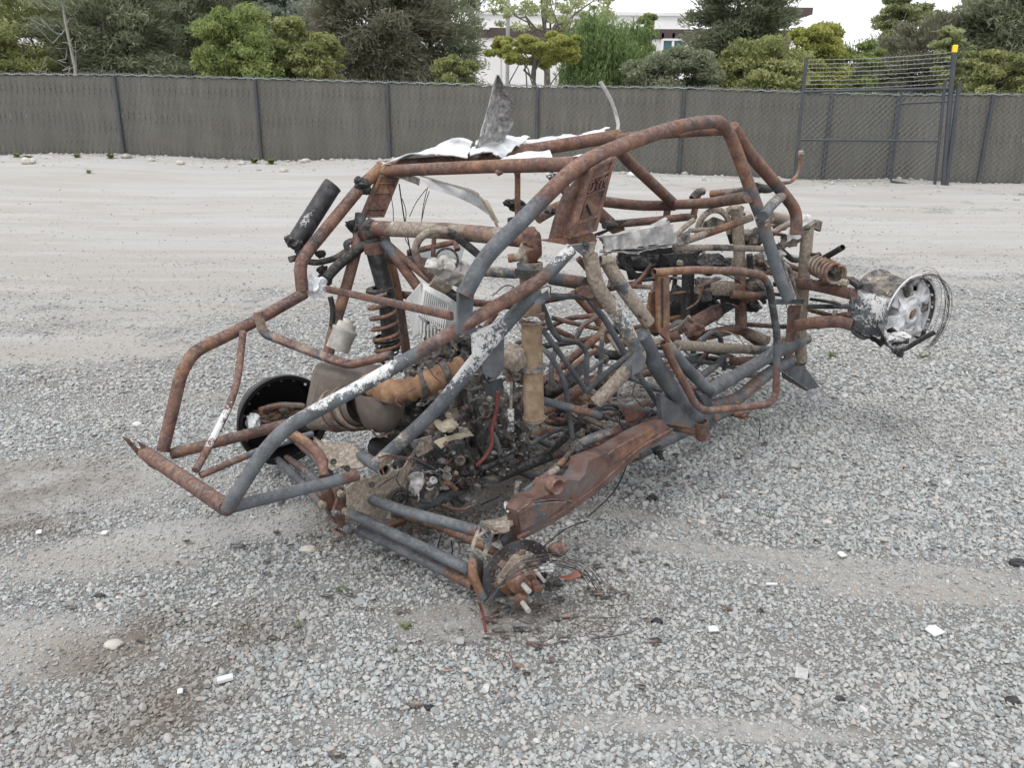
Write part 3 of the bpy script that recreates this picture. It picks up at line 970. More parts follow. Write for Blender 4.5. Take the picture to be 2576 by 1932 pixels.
TR = [
    ('conifer_tree', 'dark conifer standing outside the left edge of the view', (-620, -180, -120, 215), 26, 'conifer', 'dark', 16000, .16, 70, 41, {}),
    ('shrub_tree', 'olive tree standing well outside the left edge of the view', (-1000, -560, -20, 215), 26, 'broad', 'olive', 12000, .11, 50, 42, {}),
    ('conifer_tree', 'brown conifer standing outside the right edge of the view', (2780, 3250, -100, 240), 26, 'conifer', 'brown', 16000, .16, 70, 43, {}),
    ('shrub_tree', 'yellowish green bushy tree at the far left edge over the fence', (-160, 120, 45, 200), 24, 'broad', 'olive', 15000, .075, 60, 1, {}),
    ('pine_tree', 'olive pine with brownish shoots, second crown from the left edge', (10, 235, -60, 200), 26, 'conifer', 'olive', 20000, .12, 80, 2, {}),
    ('conifer_tree', 'dark grey green conifer with a pale bare stem and dead twigs', (170, 420, -120, 210), 25, 'conifer', 'dark', 26000, .13, 90, 3, dict(bare=16, bark='bark', trunk=243)),
    ('conifer_tree', 'dusty dark conifer just left of the round light green tree', (350, 620, -140, 205), 28, 'conifer', 'dark', 26000, .14, 90, 4, {}),
    ('round_tree', 'round light green tree between two dark conifers', (510, 695, 15, 205), 23, 'broad', 'green', 24000, .07, 70, 5, dict(flat=.75)),
    ('eucalyptus_tree', 'tall greyish blue gum tree behind the round green tree', (600, 800, -60, 120), 34, 'broad', 'blue', 12000, .10, 50, 6, {}),
    ('tall_tree', 'bright green tall tree peeking over the round green tree', (500, 660, -90, 70), 33, 'broad', 'green', 12000, .11, 40, 61, {}),
    ('shrub_tree', 'low yellow olive tree beside the big brown conifer', (690, 860, 30, 205), 24, 'broad', 'olive', 17000, .08, 60, 7, {}),
    ('conifer_tree', 'large brownish conifer left of the white building gap', (800, 1110, -180, 190), 27, 'conifer', 'brown', 36000, .14, 110, 8, {}),
    ('conifer_tree', 'dark conifer with brown gaps on the right flank of the large brown one', (980, 1215, -80, 215), 29, 'conifer', 'dark', 20000, .13, 90, 9, {}),
    ('shrub_tree', 'small loose green shrub at the fence below the brown conifer', (1080, 1200, 120, 220), 24, 'broad', 'olive', 7000, .07, 30, 10, dict(cat='shrub')),
    ('umbrella_tree', 'yellow green umbrella shaped tree in front of the white wall', (1215, 1480, 80, 170), 23, 'broad', 'yellow', 20000, .065, 70, 11, dict(flat=.5, low=False)),
    ('gum_tree', 'thin see-through gum tree in front of the building roofline', (1210, 1560, -40, 80), 36, 'broad', 'pale', 2600, .11, 40, 12, dict(low=False)),
    ('pepper_tree', 'bright green weeping pepper tree beside the umbrella shaped tree', (1395, 1655, 20, 215), 26, 'weep', 'pepper', 34000, .085, 90, 13, dict(flat=.8)),
    ('shrub_tree', 'low grey green bush between the pepper tree and the tall conifer', (1560, 1820, 120, 235), 23.5, 'broad', 'dark', 20000, .07, 60, 14, dict(cat='bush')),
    ('conifer_tree', 'very large dark conifer left of the yellow green tree', (1728, 2010, -200, 215), 27, 'conifer', 'dark', 40000, .14, 120, 15, {}),
    ('shrub_tree', 'dull green broad bush under the very large conifer', (1790, 2030, 90, 240), 24, 'broad', 'olive', 19000, .08, 60, 16, dict(cat='bush')),
    ('conifer_tree', 'far dusty conifer closing the gap behind the round green tree', (420, 760, -40, 215), 38, 'conifer', 'brown', 16000, .17, 70, 31, {}),
    ('leafy_tree', 'far olive tree between the two left conifers', (120, 380, -60, 215), 37, 'broad', 'olive', 14000, .14, 60, 32, {}),
    ('leafy_tree', 'far pale green tree at the right flank of the pepper tree', (1560, 1662, 10, 200), 33, 'broad', 'green', 9000, .10, 50, 33, {}),
    ('conifer_tree', 'far conifer behind the barbed wire of the gate', (2040, 2300, 110, 240), 36, 'conifer', 'dark', 12000, .15, 60, 34, {}),
    ('leafy_tree', 'far olive tree behind the huge dark conifer', (2300, 2600, -20, 240), 34, 'broad', 'olive', 14000, .13, 60, 35, {}),
    ('leafy_tree', 'light yellow green foliage hanging over the middle of the huge dark conifer', (2330, 2470, 40, 200), 24.5, 'broad', 'pale', 5000, .08, 30, 36, {}),
    ('leafy_tree', 'yellow green tree right beside the open gap of sky', (1950, 2140, 35, 240), 25, 'broad', 'yellow', 20000, .08, 70, 17, {}),
    ('leafy_tree', 'lower pale yellow green bush directly behind the barbed wire', (2080, 2230, 95, 240), 26, 'broad', 'green', 13000, .08, 50, 18, dict(cat='bush')),
    ('gum_tree', 'airy light green gum tree against the white sky', (2195, 2345, -40, 160), 29, 'broad', 'pale', 9000, .10, 50, 19, dict(low=False)),
    ('conifer_tree', 'dark brownish conifer behind the gate post with the yellow cap', (2210, 2440, 40, 240), 27, 'conifer', 'brown', 22000, .13, 80, 20, {}),
    ('conifer_tree', 'huge dark conifer filling the right edge', (2380, 2800, -200, 240), 26, 'conifer', 'dark', 42000, .14, 120, 21, {}),
    ('shrub_tree', 'brownish green bush in front of the huge conifer at right', (2420, 2600, 110, 250), 23, 'broad', 'olive', 14000, .075, 50, 22, dict(cat='bush')),
]
for nm, lb, bx, Y, st, kd, n, lf, nc, sd, kw in TR:
    tree(nm, lb, bx, Y, st, kd, n, lf, nc, sd, **kw)
# street lamp pole seen between the trees
lp = P(1276, 100, Y=40)
t = empty('lamp_pole', (lp[0], 40, 0), 'tall thin pale pole rising between the brown conifer and the umbrella tree', 'pole')
tube3('pole', [(lp[0], 40, -.2), (lp[0] + .05, 40, 11)], .085, 's', t, mat=M['bwire'], n=10)
box('lamp_arm', (lp[0] + .5, 40, 11), (.55, 0, 0), (0, .12, 0), (0, 0, .06), parent=t, mat=M['bwire'])


# ------------------------------------------------------------------ fence
def build_fence():
    t = empty('chain_link_fence', (0, FY(1288), 0), 'long chain link fence with brown grey privacy slats along the back of the yard', 'fence')
    bx = np.array([p[0] for p in fb]); bz = np.array([p[2] for p in fb])
    ft = [P(x, y, Y=FY(x)) for x, y in fence_top]
    txs = np.array([p[0] for p in ft]); tz = np.array([p[2] for p in ft])
    yl = lambda x: np.interp(x, bx, [p[1] for p in fb])
    zb = lambda x: np.interp(x, bx, bz) + .015
    zt = lambda x: np.interp(x, txs, tz)
    posts = [P(x, 300, Y=FY(x))[0] for x in (-1130, -770, -410, -60, 303, 651, 978, 1351, 1716, 2085, 2252, 2487, 2830, 3170)]
    for i, x in enumerate(posts):
        y = yl(x) - .045
        tube3('post', [(x, y, float(zb(x)) - .2), (x, y, float(zt(x)) - .03)], .034, 's', t, mat=M['post'], n=12)
        V, Fc = lathe_vf((x, y, float(zt(x)) - .03), UP, [(0, .04), (.02, .038), (.04, .02), (.045, .001)], 12)
        mesh('post_cap', V, Fc, M['post'], t)
        for h in (.12, .35, .6, .85):                    # tie wires
            z = float(zb(x)) * (1 - h) + float(zt(x)) * h
            V, Fc = lathe_vf((x, y, z), UP, [(-.008, .040), (.008, .040)], 10)
            mesh('tie_band', V, Fc, M['wire'], t)
    edge = [bx[0]] + posts[1:-1] + [bx[-1]]
    # slats: each bay is one panel of narrow woven strips
    for i in range(len(edge) - 1):
        x0, x1 = edge[i], edge[i + 1]
        n = int((x1 - x0) / .062)
        V, Fc = [], []
        for k in range(n):
            xa = x0 + (x1 - x0) * k / n; xb = x0 + (x1 - x0) * (k + 1.12) / n
            j = .004 * (k % 2) + random.uniform(-.001, .001); top = random.uniform(.03, .05)
            m = 7
            b0 = len(V)
            for q in range(m):
                f_ = q / (m - 1)
                for xx, dy in ((xa, 0), ((xa + xb) / 2, -.003), (xb, .0)):
                    z = zb(xx) * (1 - f_) + (zt(xx) - top) * f_
                    V.append((xx + .004 * math.sin(q * 2.1 + k), yl(xx) + dy + j + .007 * math.sin(f_ * 60 + k * 3.1), z))
            for q in range(m - 1):
                for h in (0, 1):
                    a = b0 + q * 3 + h; Fc.append((a, a + 1, a + 4, a + 3))
        tag(mesh('privacy_slats', V, Fc, M['fence'], t, smooth=False), kind='stuff')
    # woven wire as one mass
    pitch = .056
    V, Fc = [], []
    k = 0
    x = bx[0]
    while x < bx[-1]:
        y = yl(x) - .020; z0, z1 = float(zb(x)), float(zt(x))
        m = int((z1 - z0) / pitch)
        b0 = len(V)
        for q in range(m + 2):
            xx = x + (pitch / 2 if (q + k) % 2 else -pitch / 2) * 1.04
            yy = y + (.004 if (q + k) % 2 else -.004)
            z = z0 + q * pitch + (random.uniform(-.006, .012) if q == m + 1 else 0)
            for dx, dy in ((-.0032, 0), (.0032, 0), (0, -.0042)):
                V.append((xx + dx, yy + dy, z))
            if q:
                a = len(V) - 6
                Fc += [(a, a + 1, a + 4, a + 3), (a + 1, a + 2, a + 5, a + 4), (a + 2, a, a + 3, a + 5)]
        x += pitch; k += 1
    tag(mesh('chain_link_mesh', V, Fc, M['wire'], t, smooth=False), kind='stuff')
    # twisted selvedge along the top and tension rail at the foot
    top = [(x, yl(x) - .02, float(zt(x)) - .012 + .012 * math.sin(i * 1.7)) for i, x in enumerate(np.linspace(bx[0], bx[-1], 520))]
    V, Fc, _ = sweep_vf(top, .013, 6, rough=.5); mesh('top_wire', V, Fc, M['wire'], t)
    V, Fc = [], []
    for i, x in enumerate(np.arange(bx[0], bx[-1], .056)):      # knuckle barbs
        p = np.array([x, yl(x) - .02, float(zt(x)) - .01])
        v, f = box_vf(p + np.array([.008, 0, .018]), (.012, 0, .018), (0, .003, 0), (.004, 0, -.003))
        Fc += [tuple(q + len(V) for q in g) for g in f]; V += list(v)
    tag(mesh('wire_barbs', V, Fc, M['wire'], t, smooth=False), kind='stuff')
    for i in range(len(edge) - 1):
        a, b = edge[i], edge[i + 1]
        tube3('bottom_rail', [(x, yl(x) - .05, float(zb(x)) + .012) for x in np.linspace(a, b, 6)], .022, 's', t, mat=M['post'], fil=0, n=8)
    return yl, zb, zt


yl, zb, zt = build_fence()


def build_gate():
    t = empty('barbed_wire_gate', P(2190, 470, Y=16.9) * np.array([1, 1, 0]), 'tall chain link gate with barbed wire strands, standing in front of the fence at right', 'gate')
    YL, YR = 17.2, 16.4
    def q(x, y): 
        f_ = (x - 1996) / (2400 - 1996); return P(x, y, Y=YL + (YR - YL) * f_)
    def tb(n, a, b, r, m='post', **k): return tube3(n, [q(*a), q(*b)], r, 's', t, mat=M[m], n=10, **k)
    l0, l1 = q(1996, 466), q(2028, 146); l1[0] = l0[0] + (l1[0] - l0[0])
    tb('gate_post', (1997, 467), (2028, 148), .034)
    p = tb('gate_post', (2371, 486), (2400, 130), .045)
    tb('gate_post', (2350, 478), (2378, 200), .028)
    tb('gate_post', (2380, 470), (2414, 208), .04)
    for x, y in ((2028, 148),):
        V, Fc = lathe_vf(q(x, y), UP, [(0, .042), (.03, .040), (.055, .02), (.06, .001)], 12); mesh('post_cap', V, Fc, M['post'], t)
    c = q(2402, 122)
    box('yellow_cap', c, (.042, 0, 0), (0, .042, 0), (0, 0, .07), parent=t, mat=M['yellow'], bev=.02)
    tb('rail', (2019, 230), (2394, 221), .026); tb('rail', (2006, 351), (2366, 354), .022)
    tb('rail', (1997, 463), (2352, 481), .026); tb('rail', (2262, 260), (2406, 253), .022)
    tb('stile', (2241, 455), (2270, 218), .022)
    tb('brace', (2241, 455), (2352, 476), .022)
    tb('tie_rod', (2340, 262), (2385, 226), .008)
    for (x, y) in ((2264, 252), (2268, 262), (2380, 255), (2410, 247), (2355, 452), (2372, 448), (2380, 410), (2386, 362), (2015, 306)):
        V, Fc = lathe_vf(q(x, y), UP, [(-.03, .04), (-.03, .052), (.03, .052), (.03, .04)], 10); mesh('hinge_clamp', V, Fc, M['wire'], t)
    for i in range(8):                                   # barbed strands
        f_ = i / 7
        a, b = q(2027 - 2 * f_, 150 + 72 * f_), q(2398, 131 + 76 * f_)
        n = 40; L = [a * (1 - k / n) + b * (k / n) + np.array([0, 0, -.03 * math.sin(math.pi * k / n) + .004 * math.sin(k * 2.3 + i)]) for k in range(n + 1)]
        V, Fc, _ = sweep_vf(L, .0048, 5)
        V = list(V)
        for k in range(1, n):
            c = L[k]; an = random.uniform(0, 3)
            v, f = box_vf(c, (math.cos(an) * .018, 0, math.sin(an) * .018), (0, .003, 0), (-math.sin(an) * .003, 0, math.cos(an) * .003))
            Fc += [tuple(g_ + len(V) for g_ in g) for g in f]; V += list(v)
        mesh('barbed_strand', V, Fc, M['bwire'], t)
    # wire mesh filling of the gate leaf
    V, Fc = [], []
    pitch = .056; n = int(np.linalg.norm(q(1997, 460) - q(2352, 478)) / pitch)
    for k in range(n + 1):
        f_ = k / n
        b0 = q(1998 + (2354 - 1998) * f_, 463 + 15 * f_); t0 = q(2018 + (2376 - 2018) * f_, 231 - 8 * f_)
        m = int((t0[2] - b0[2]) / pitch)
        for j in range(m + 1):
            g = j / m; c = b0 * (1 - g) + t0 * g + np.array([pitch / 2 * (1 if (j + k) % 2 else -1), .004 * (1 if (j + k) % 2 else -1), 0])
            for dx, dy in ((-.003, 0), (.003, 0), (0, -.004)): V.append(c + np.array([dx, dy, 0]))
            if j:
                a = len(V) - 6; Fc += [(a, a + 1, a + 4, a + 3), (a + 1, a + 2, a + 5, a + 4), (a + 2, a, a + 3, a + 5)]
    tag(mesh('gate_mesh', V, Fc, M['wire'], t, smooth=False), kind='stuff')


build_gate()


# ------------------------------------------------------------------ rocks, rubble and weeds along the fence
def gpt(px, py):
    """where a photo point meets the sloping ground"""
    d = ray(px, py); t = 1.0
    for _ in range(400):
        p = CAM + d * t
        if p[2] <= float(ground_z(np.array([p[0]]), np.array([p[1]]))[0]) or p[1] > 19: break
        t += .05
    p[2] = float(ground_z(np.array([p[0]]), np.array([p[1]]))[0])
    return p


for i, (px, py, w, lb, mt) in enumerate([
        (768, 409, 24, 'pale tan rock on the rubble bank at the foot of the fence', 'rock'), (716, 432, 22, 'round cream stone just below the rubble bank', 'rock'),
        (72, 412, 36, 'flat tan rock near the left end of the fence', 'rock'), (1593, 444, 30, 'whitish rock at the fence behind the cage front', 'litterw'),
        (318, 398, 26, 'grey slab of stone leaning at the first fence post', 'rubble'), (383, 405, 16, 'small pale stone right of the first fence post', 'rock'),
        (452, 414, 24, 'flat rust tinted stone in the middle of the second fence bay', 'rock'), (608, 414, 18, 'small pale stone left of the second fence post', 'rock'),
        (345, 1075, 24, 'round white stone lying left of the rear bumper', 'litterw'), (775, 1390, 40, 'flat beige stone in front of the rear radius rods', 'rock'),
        (285, 1630, 44, 'flat pinkish beige stone in the brown stained gravel', 'rock'), (1765, 1325, 20, 'small orange tan stone right of the wire strands', 'rock'),
        (2080, 1325, 26, 'tan stone far right on the fine gravel track', 'rock')]):
    c = gpt(px, py); r = w / 2 / PF * depth(c)
    V, Fc = lump_vf(c + np.array([0, 0, r * .32]), (r, r * .8, r * .55), .35, 40 + i, 3, 1.6)
    tag(mesh('rock', V, Fc, M[mt]), lb, 'rock')

V, Fc = [], []
for k in range(2600):                                    # rubble mass on the bank
    x = random.uniform(FBX[0], FBX[-1]); y = float(yl(x)) - abs(random.gauss(.8, .8)) - .1
    r = min(.09, .012 * math.exp(random.gauss(.25, .6)))
    z = float(ground_z(np.array([x]), np.array([y]))[0])
    v, f = lump_vf((x, y, z + r * .2), (r, r * .8, r * .6), .3, k % 50, 1, 1.5)
    Fc += [tuple(q + len(V) for q in g) for g in f]; V += v.tolist()
tag(mesh('rubble', V, Fc, M['rubble'], smooth=False), 'loose rubble and clods strewn along the foot of the fence', 'rubble', kind='stuff')


def weed(px, py, h, n, label, seed):
    rs = np.random.default_rng(seed); c = gpt(px, py)
    hh = h * (.62 if py > 1400 else 1) / PF * depth(c)
    V, Fc, ti = [], [], []
    for k in range(n):
        a = rs.uniform(0, 6.28); L = hh * rs.uniform(.5, 1.2); w = L * rs.uniform(.10, .2)
        d = np.array([math.cos(a), math.sin(a), 0]); s = np.array([-d[1], d[0], 0]); lean = rs.uniform(.3, 1.1)
        b = c + d * rs.uniform(0, hh * .35)
        m = b + d * L * .5 * lean + UP * L * .55; e = b + d * L * lean + UP * L * rs.uniform(.35, .8)
        k0 = len(V); V += [b - s * w * .2, b + s * w * .2, m + s * w, m - s * w, e + s * w * .2, e - s * w * .2]
        Fc += [(k0, k0 + 1, k0 + 2, k0 + 3), (k0 + 3, k0 + 2, k0 + 4, k0 + 5)]; ti += [rs.random()] * 6
    o = leaf_mesh('weed', np.array(V), np.array(Fc), np.array(ti), M['weed'], None, c)
    tag(o, label, 'weed', 'weeds')


for i, (px, py, h, n, lb) in enumerate([
        (42, 395, 14, 50, 'low leafy weed at the foot of the fence near the left edge'), (70, 400, 14, 50, 'low leafy weed right of the leftmost fence weed'),
        (195, 397, 14, 40, 'green weed tuft in the middle of the first fence bay'), (278, 398, 16, 40, 'weed tuft just left of the first fence post'),
        (224, 437, 12, 26, 'small yellowish weed out on the gravel below the first bay'), (640, 410, 16, 50, 'spreading weed left of the second fence post'),
        (682, 412, 18, 50, 'weed tuft right of the second fence post'), (782, 402, 16, 34, 'weed behind the pale tan rock'),
        (1690, 432, 18, 40, 'weed at the fence beside the cage roof front'), (755, 1583, 26, 12, 'tiny light green weed in the stained gravel'),
        (862, 1498, 30, 16, 'small yellow green sprig in front of the radius rods'), (1018, 1585, 32, 16, 'small green weed left of the brake disc wires'),
        (990, 1650, 22, 12, 'tiny sprout in the gravel nearest the camera'), (2322, 905, 16, 30, 'little green tuft right of the burnt wheel'),
        (2095, 900, 18, 24, 'low yellow tuft below the burnt wheel'), (885, 1462, 14, 8, 'tiny sprig close by the hanging shackle'), (1935, 1305, 14, 12, 'pale green tuft on the fine gravel track')]):
    weed(px, py, h, n, lb, 300 + i)


# ------------------------------------------------------------------ litter
def slab(name, px, py, w, hgt, ang, label, mat, cat, th=.006, outline=None):
    c = gpt(px, py); s = 1 / PF * depth(c)
    a = np.array([math.cos(ang), math.sin(ang), .08]); b = np.array([-math.sin(ang), math.cos(ang), .1])
    ol = outline or [(-.5, -.4), (.45, -.5), (.5, .3), (.1, .5), (-.45, .42)]
    p = [c + UP * .016 + a * u * w * s + b * v * hgt * s * 1.8 for u, v in ol]
    o = plate(name, p, th, 'A', None, M[mat]); tag(o, label, cat)
    return o


slab('plastic_scrap', 2345, 1613, 36, 20, .5, 'largest white plastic scrap lying on the gravel at right', 'litterw', 'scrap', .008)
slab('plastic_scrap', 1792, 1604, 26, 12, .1, 'flat white scrap on the gravel right of the wire strands', 'litterw', 'scrap')
slab('plastic_strip', 570, 1737, 38, 9, .35, 'white rectangular plastic block in the gravel at bottom left', 'litterw', 'plastic block', .014, [(-.5, -.5), (.5, -.5), (.5, .5), (-.5, .5)])
slab('plastic_scrap', 458, 1773, 14, 10, .3, 'tiny pale blue scrap beside the white block', 'radiator', 'scrap')
slab('paper_scrap', 1939, 1485, 30, 4, -.1, 'thin white sliver on the gravel far right of the hub', 'litterw', 'scrap')
slab('metal_tab', 2012, 1728, 30, 22, -.4, 'small square metal tab with a hole in the gravel', 'alu', 'metal tab', .004, [(-.5, -.5), (.5, -.5), (.5, .5), (-.5, .5)])
slab('plastic_scrap', 2115, 1412, 18, 12, .4, 'small white scrap right on the gravel above the largest one', 'litterw', 'scrap')
slab('foil_scrap', 100, 1350, 14, 10, .4, 'tiny bright scrap on dark soil at the left', 'litterw', 'scrap')
slab('foil_scrap', 265, 1353, 16, 8, .0, 'tiny bright scrap on pale dust left of the frame', 'litterw', 'scrap')
for i, (px, py, w, lb) in enumerate([(253, 1505, 26, 'black charred lump in the gravel at left'), (1080, 1785, 26, 'dark charred flake at the bottom centre'), (550, 1583, 20, 'dark purplish crumb in the gravel left of the stain'),
                                     (2110, 1765, 26, 'dark crumb in the gravel at bottom right'), (1650, 1580, 30, 'thin dark flake right of the wire strands'), (1640, 1270, 30, 'charred flake below the trailing arm'),
                                     (2540, 1790, 40, 'dark grey lump at the bottom right edge'), (2560, 1430, 44, 'dark flat piece at the right edge of the yard')]):
    c = gpt(px, py); r = w / 2 / PF * depth(c)
    V, Fc = lump_vf(c + UP * r * .35, (r, r * .6, r * .45), .5, 70 + i, 3, 2.2)
    tag(mesh('charred_lump', V, Fc, M['black']), lb, 'charred lump')

# flakes of scale, ash and melted bits fallen under the wreck
V, Fc = [], []
for k in range(800):
    u = random.gauss(.55, .75); v = random.gauss(.1, .42)
    if k % 3 == 0: u, v = random.gauss(.1, .22), random.gauss(.9, .16)
    if k % 7 == 0: u, v = random.gauss(.1, .3), random.gauss(.2, .3)
    c = CAR + FWD * u + RGT * v; r = .003 + .012 * random.random() ** 3
    c[2] = float(ground_z(c[:1], c[1:2])[0]) + .012 + r * .3
    a_, f_ = lump_vf(c, (r * random.uniform(.8, 2.4), r, r * .35), .8, k % 40, 1, 2)
    Fc += [tuple(q + len(V) for q in g) for g in f_]; V += a_.tolist()
o = mesh('fire_debris', V, Fc, M['wear'], None, np.array([code(random.choice(['K', 'Rk', 'K', 'R', 'at', 'T'])) for _ in range(len(V) // 12) for _ in range(12)]), smooth=False)
tag(o, 'dark scale flakes, ash and crumbs fallen on the gravel under the wreck', 'debris', kind='stuff')

# ==== CAR ====
# ------------------------------------------------------------------ the burnt buggy
car = empty('burnt_buggy', CAR, 'burnt out rusty tube frame of an off-road buggy without body or tyres, standing on gravel', 'buggy wreck')


def q1(reg, x, y, **k): return pts(reg, [(x, y)], **k)[0]


# --- rear bumper and rear hoop
T('bumper_bar', 'A', [(165, 1120), (690, 1475)], (-.36, .35), 39, ['R', 'R', 'R', 'R', 'R', 'rs'], fil=0)
_r = 19.5 / PF * 2.5; lump('corner_weld', P(571, 1279, v=.345), (.0245, .0245, .0245), 'rs', .03, 2, 3, 2, car)
T('bumper_bar', 'A', [(280, 1110), (400, 600), (480, 470), (830, 300), (1190, 95)], (-.35, -.45), 31, ['R', 'R', 'R', 'R', 'R'], fil=.10)
T('bumper_bar', 'A', [(330, 1130), (1120, 925), (1500, 850)], (-.35, -.30), 27, 'R')
T('bumper_brace', 'A', [(795, 345), (755, 720), (610, 1020), (490, 1235)], (-.34, .06), 19, ['R', 'ras', 'AR', 'rs'], fil=.12)
T('bumper_brace', 'A', [(520, 1268), (700, 1190), (960, 1080), (1240, 1000)], (.06, .02), 17, ['R', 'R', 'A', 'as'])
T('bumper_bar', 'A', [(690, 1478), (1530, 1265)], (.35, .35), 30, ['rs', 's', 's', 's', 'R'])
PL('torn_bracket', 'A', [(15, 1015), (60, 1030), (160, 1130), (240, 1240), (190, 1205), (110, 1130)], -.40, .006, 'Rt')
PL('torn_bracket', 'A', [(115, 1045), (150, 1062), (240, 1120), (235, 1165), (165, 1130)], -.35, .02, 'R')
# upper frame rail of the near side
T('frame_rail', 'X', [(570, 1282), (660, 1140), (722, 1073), (936, 957), (1172, 815), (1309, 735), (1372, 697), (1437, 625)], [.35, .39, .42, .46, .53, .58, .60, .62], 36,
  ['rs', 's', 'a', 'AS', 'R', 'Rs', 'rsa', 'tA', 'T'][:8], fil=.12)
T('frame_rail', 'X', [(946, 1170), (1101, 1029), (1181, 926), (1246, 845), (1352, 728)], (.36, .58), 36, ['ta', 'a', 'A', 'sA', 's'], hollow=False, fil=.1)
T('tube_stub', 'X', [(968, 1184), (930, 1160), (890, 1135)], (.40, .12), 32, ['t', 'a', 't'], hollow=True)
PL('gusset', 'X', [(1150, 725), (1192, 728), (1186, 800), (1200, 835), (1146, 842), (1150, 790)], .54, .012, 'asa')
PL('gusset', 'X', [(1205, 880), (1268, 850), (1266, 930), (1246, 955), (1214, 940)], .50, .006, 'sa')
PL('gusset', 'X', [(1186, 838), (1246, 812), (1236, 872), (1190, 912)], .54, .014, 'At')
# near side roof hoop
T('roof_tube', 'X', [(1168, 742), (1219, 646), (1311, 557), (1396, 469), (1457, 413), (1534, 378), (1650, 333), (1750, 308), (1822, 304), (1861, 400), (1888, 477), (1915, 546), (1938, 623), (1962, 701), (1984, 752)],
  [.55, .57, .58, .60, .60, .57, .48, .42, .37, .40, .43, .46, .49, .53, .56], 35, ['sr', 's', 'S', 'R', 'R', 'R', 'R', 'R', 'R', 'Rs', 'rs', 'rA', 's', 's', 's'], fil=.14, n=18)
T('windshield_post', 'X', [(1842, 318), (1880, 381), (1957, 469), (2004, 530), (2003, 590)], [.36, .36, .38, .40, .42], 31, ['R', 'R', 'rs', 'R', 'R'], fil=.08)
T('roof_tube', 'X', [(952, 424), (1180, 404), (1310, 382), (1534, 345), (1560, 341)], [-.58, -.48, -.42, -.36, -.34], 34, 'R', n=18)
T('windshield_header', 'X', [(1552, 349), (1680, 334), (1819, 325)], (-.34, .34), 27, ['R', 'R', 'rR', 'R'])
T('roof_cross_tube', 'X', [(966, 430), (1220, 419), (1452, 412)], (-.56, .58), 33, 'R', n=18)
T('windshield_post', 'X', [(1548, 360), (1568, 393), (1698, 515)], (-.35, -.50), 29, ['R', 'R', 'R'])
T('dash_tube', 'X', [(1696, 515), (1790, 510), (1885, 494)], (-.50, .44), 27, ['R', 'R', 'rs'])
T('belt_tube', 'X', [(1352, 549), (1400, 521), (1440, 508), (1496, 504), (1600, 517), (1696, 517)], (-.58, -.52), 27, 'R', fil=.2)
T('body_brace', 'X', [(1422, 470), (1450, 500)], (-.5, -.5), 20, 'R')
T('bpillar', 'X', [(1302, 425), (1302, 548)], (-.12, -.14), 15, 'R').name = 'cage_upright'
T('body_brace', 'X', [(1495, 525), (1560, 585)], (-.5, -.45), 32, ['rk', 'R'])
T('windshield_brace', 'G', [(1070, 240), (1130, 160), (1200, 100)], (.50, .38), 26, ['a', 't', 'tr'])
T('cage_brace', 'G', [(1170, 480), (1210, 600), (1265, 760)], (.46, .48), 14, 'ts')
# pressed pillar plates with lettering
def pillar_plate(cs, nrm_v, letters=True):
    """hollow pressed plate: outer frame proud, recessed panels, rust"""
    a, b, c, d = [np.array(x) for x in cs]          # top-left, top-right, bottom-right, bottom-left
    o = plate('pillar_plate', [a, b, c, d], .035, 'R', car)
    nn = np.cross(b - a, d - a); nn /= np.linalg.norm(nn)
    if nn @ (CAM - a) < 0: nn = -nn
    def pt(s, t): return (a * (1 - s) + b * s) * (1 - t) + (d * (1 - s) + c * s) * t
    for (s0, s1, t0, t1) in ((.0, .14, .0, 1), (.88, 1.0, .0, 1), (.14, .88, .0, .05), (.14, .88, .95, 1.0), (.14, .88, .17, .20), (.14, .88, .40, .43), (.14, .88, .78, .81)):
        p = [pt(s0, t0), pt(s1, t0), pt(s1, t1), pt(s0, t1)]
        plate('plate_rib', [x + nn * .021 for x in p], .010, 'R', o)
    return o, pt, nn


_o, _pt, _nn = pillar_plate(pts('F', [(845, 575), (1005, 500), (880, 985), (705, 1035)], v=.60), .6)
# raised letters DYM on the near plate
LET = {'D': [[(0, 0), (0, 1)], [(0, 0), (.55, 0), (.9, .25), (.9, .75), (.55, 1), (0, 1)]], 'Y': [[(.0, 0), (.45, .5), (.9, 0)], [(.45, .5), (.45, 1)]], 'M': [[(0, 1), (0, 0), (.45, .55), (.9, 0), (.9, 1)]]}
for li, ch in enumerate('DYM'):
    parts = []
    for st in LET[ch]:
        L = [_pt(.19 + li * .235 + x_ * .19, .235 + y_ * .14) + _nn * .022 for x_, y_ in st]
        V_, F_, _ = sweep_vf(L, 1, section=(.0042, .012), up=_nn); parts.append((V_, F_))
    V_, F_ = join(parts); mesh('letter', V_, F_, M['wear'], _o, np.tile(code('R'), (len(V_), 1)), False)
for (s0, t0, s1, t1) in ((.22, .50, .62, .74), (.22, .50, .24, .74)):
    V_, F_, _ = sweep_vf([_pt(s0, t0) + _nn * .02, _pt(s1, t1) + _nn * .02], 1, section=(.006, .012), up=_nn)
    mesh('plate_rib', V_, F_, M['wear'], _o, np.tile(code('Rk'), (len(V_), 1)), False)
PL('pillar_side', 'F', [(700, 760), (845, 575), (705, 1035), (610, 1050), (640, 930)], .575, .03, 'R')
pillar_plate([P(950, 440, v=-.57), P(1003, 443, v=-.55), P(962, 546, v=-.55), P(905, 548, v=-.57)], .6)

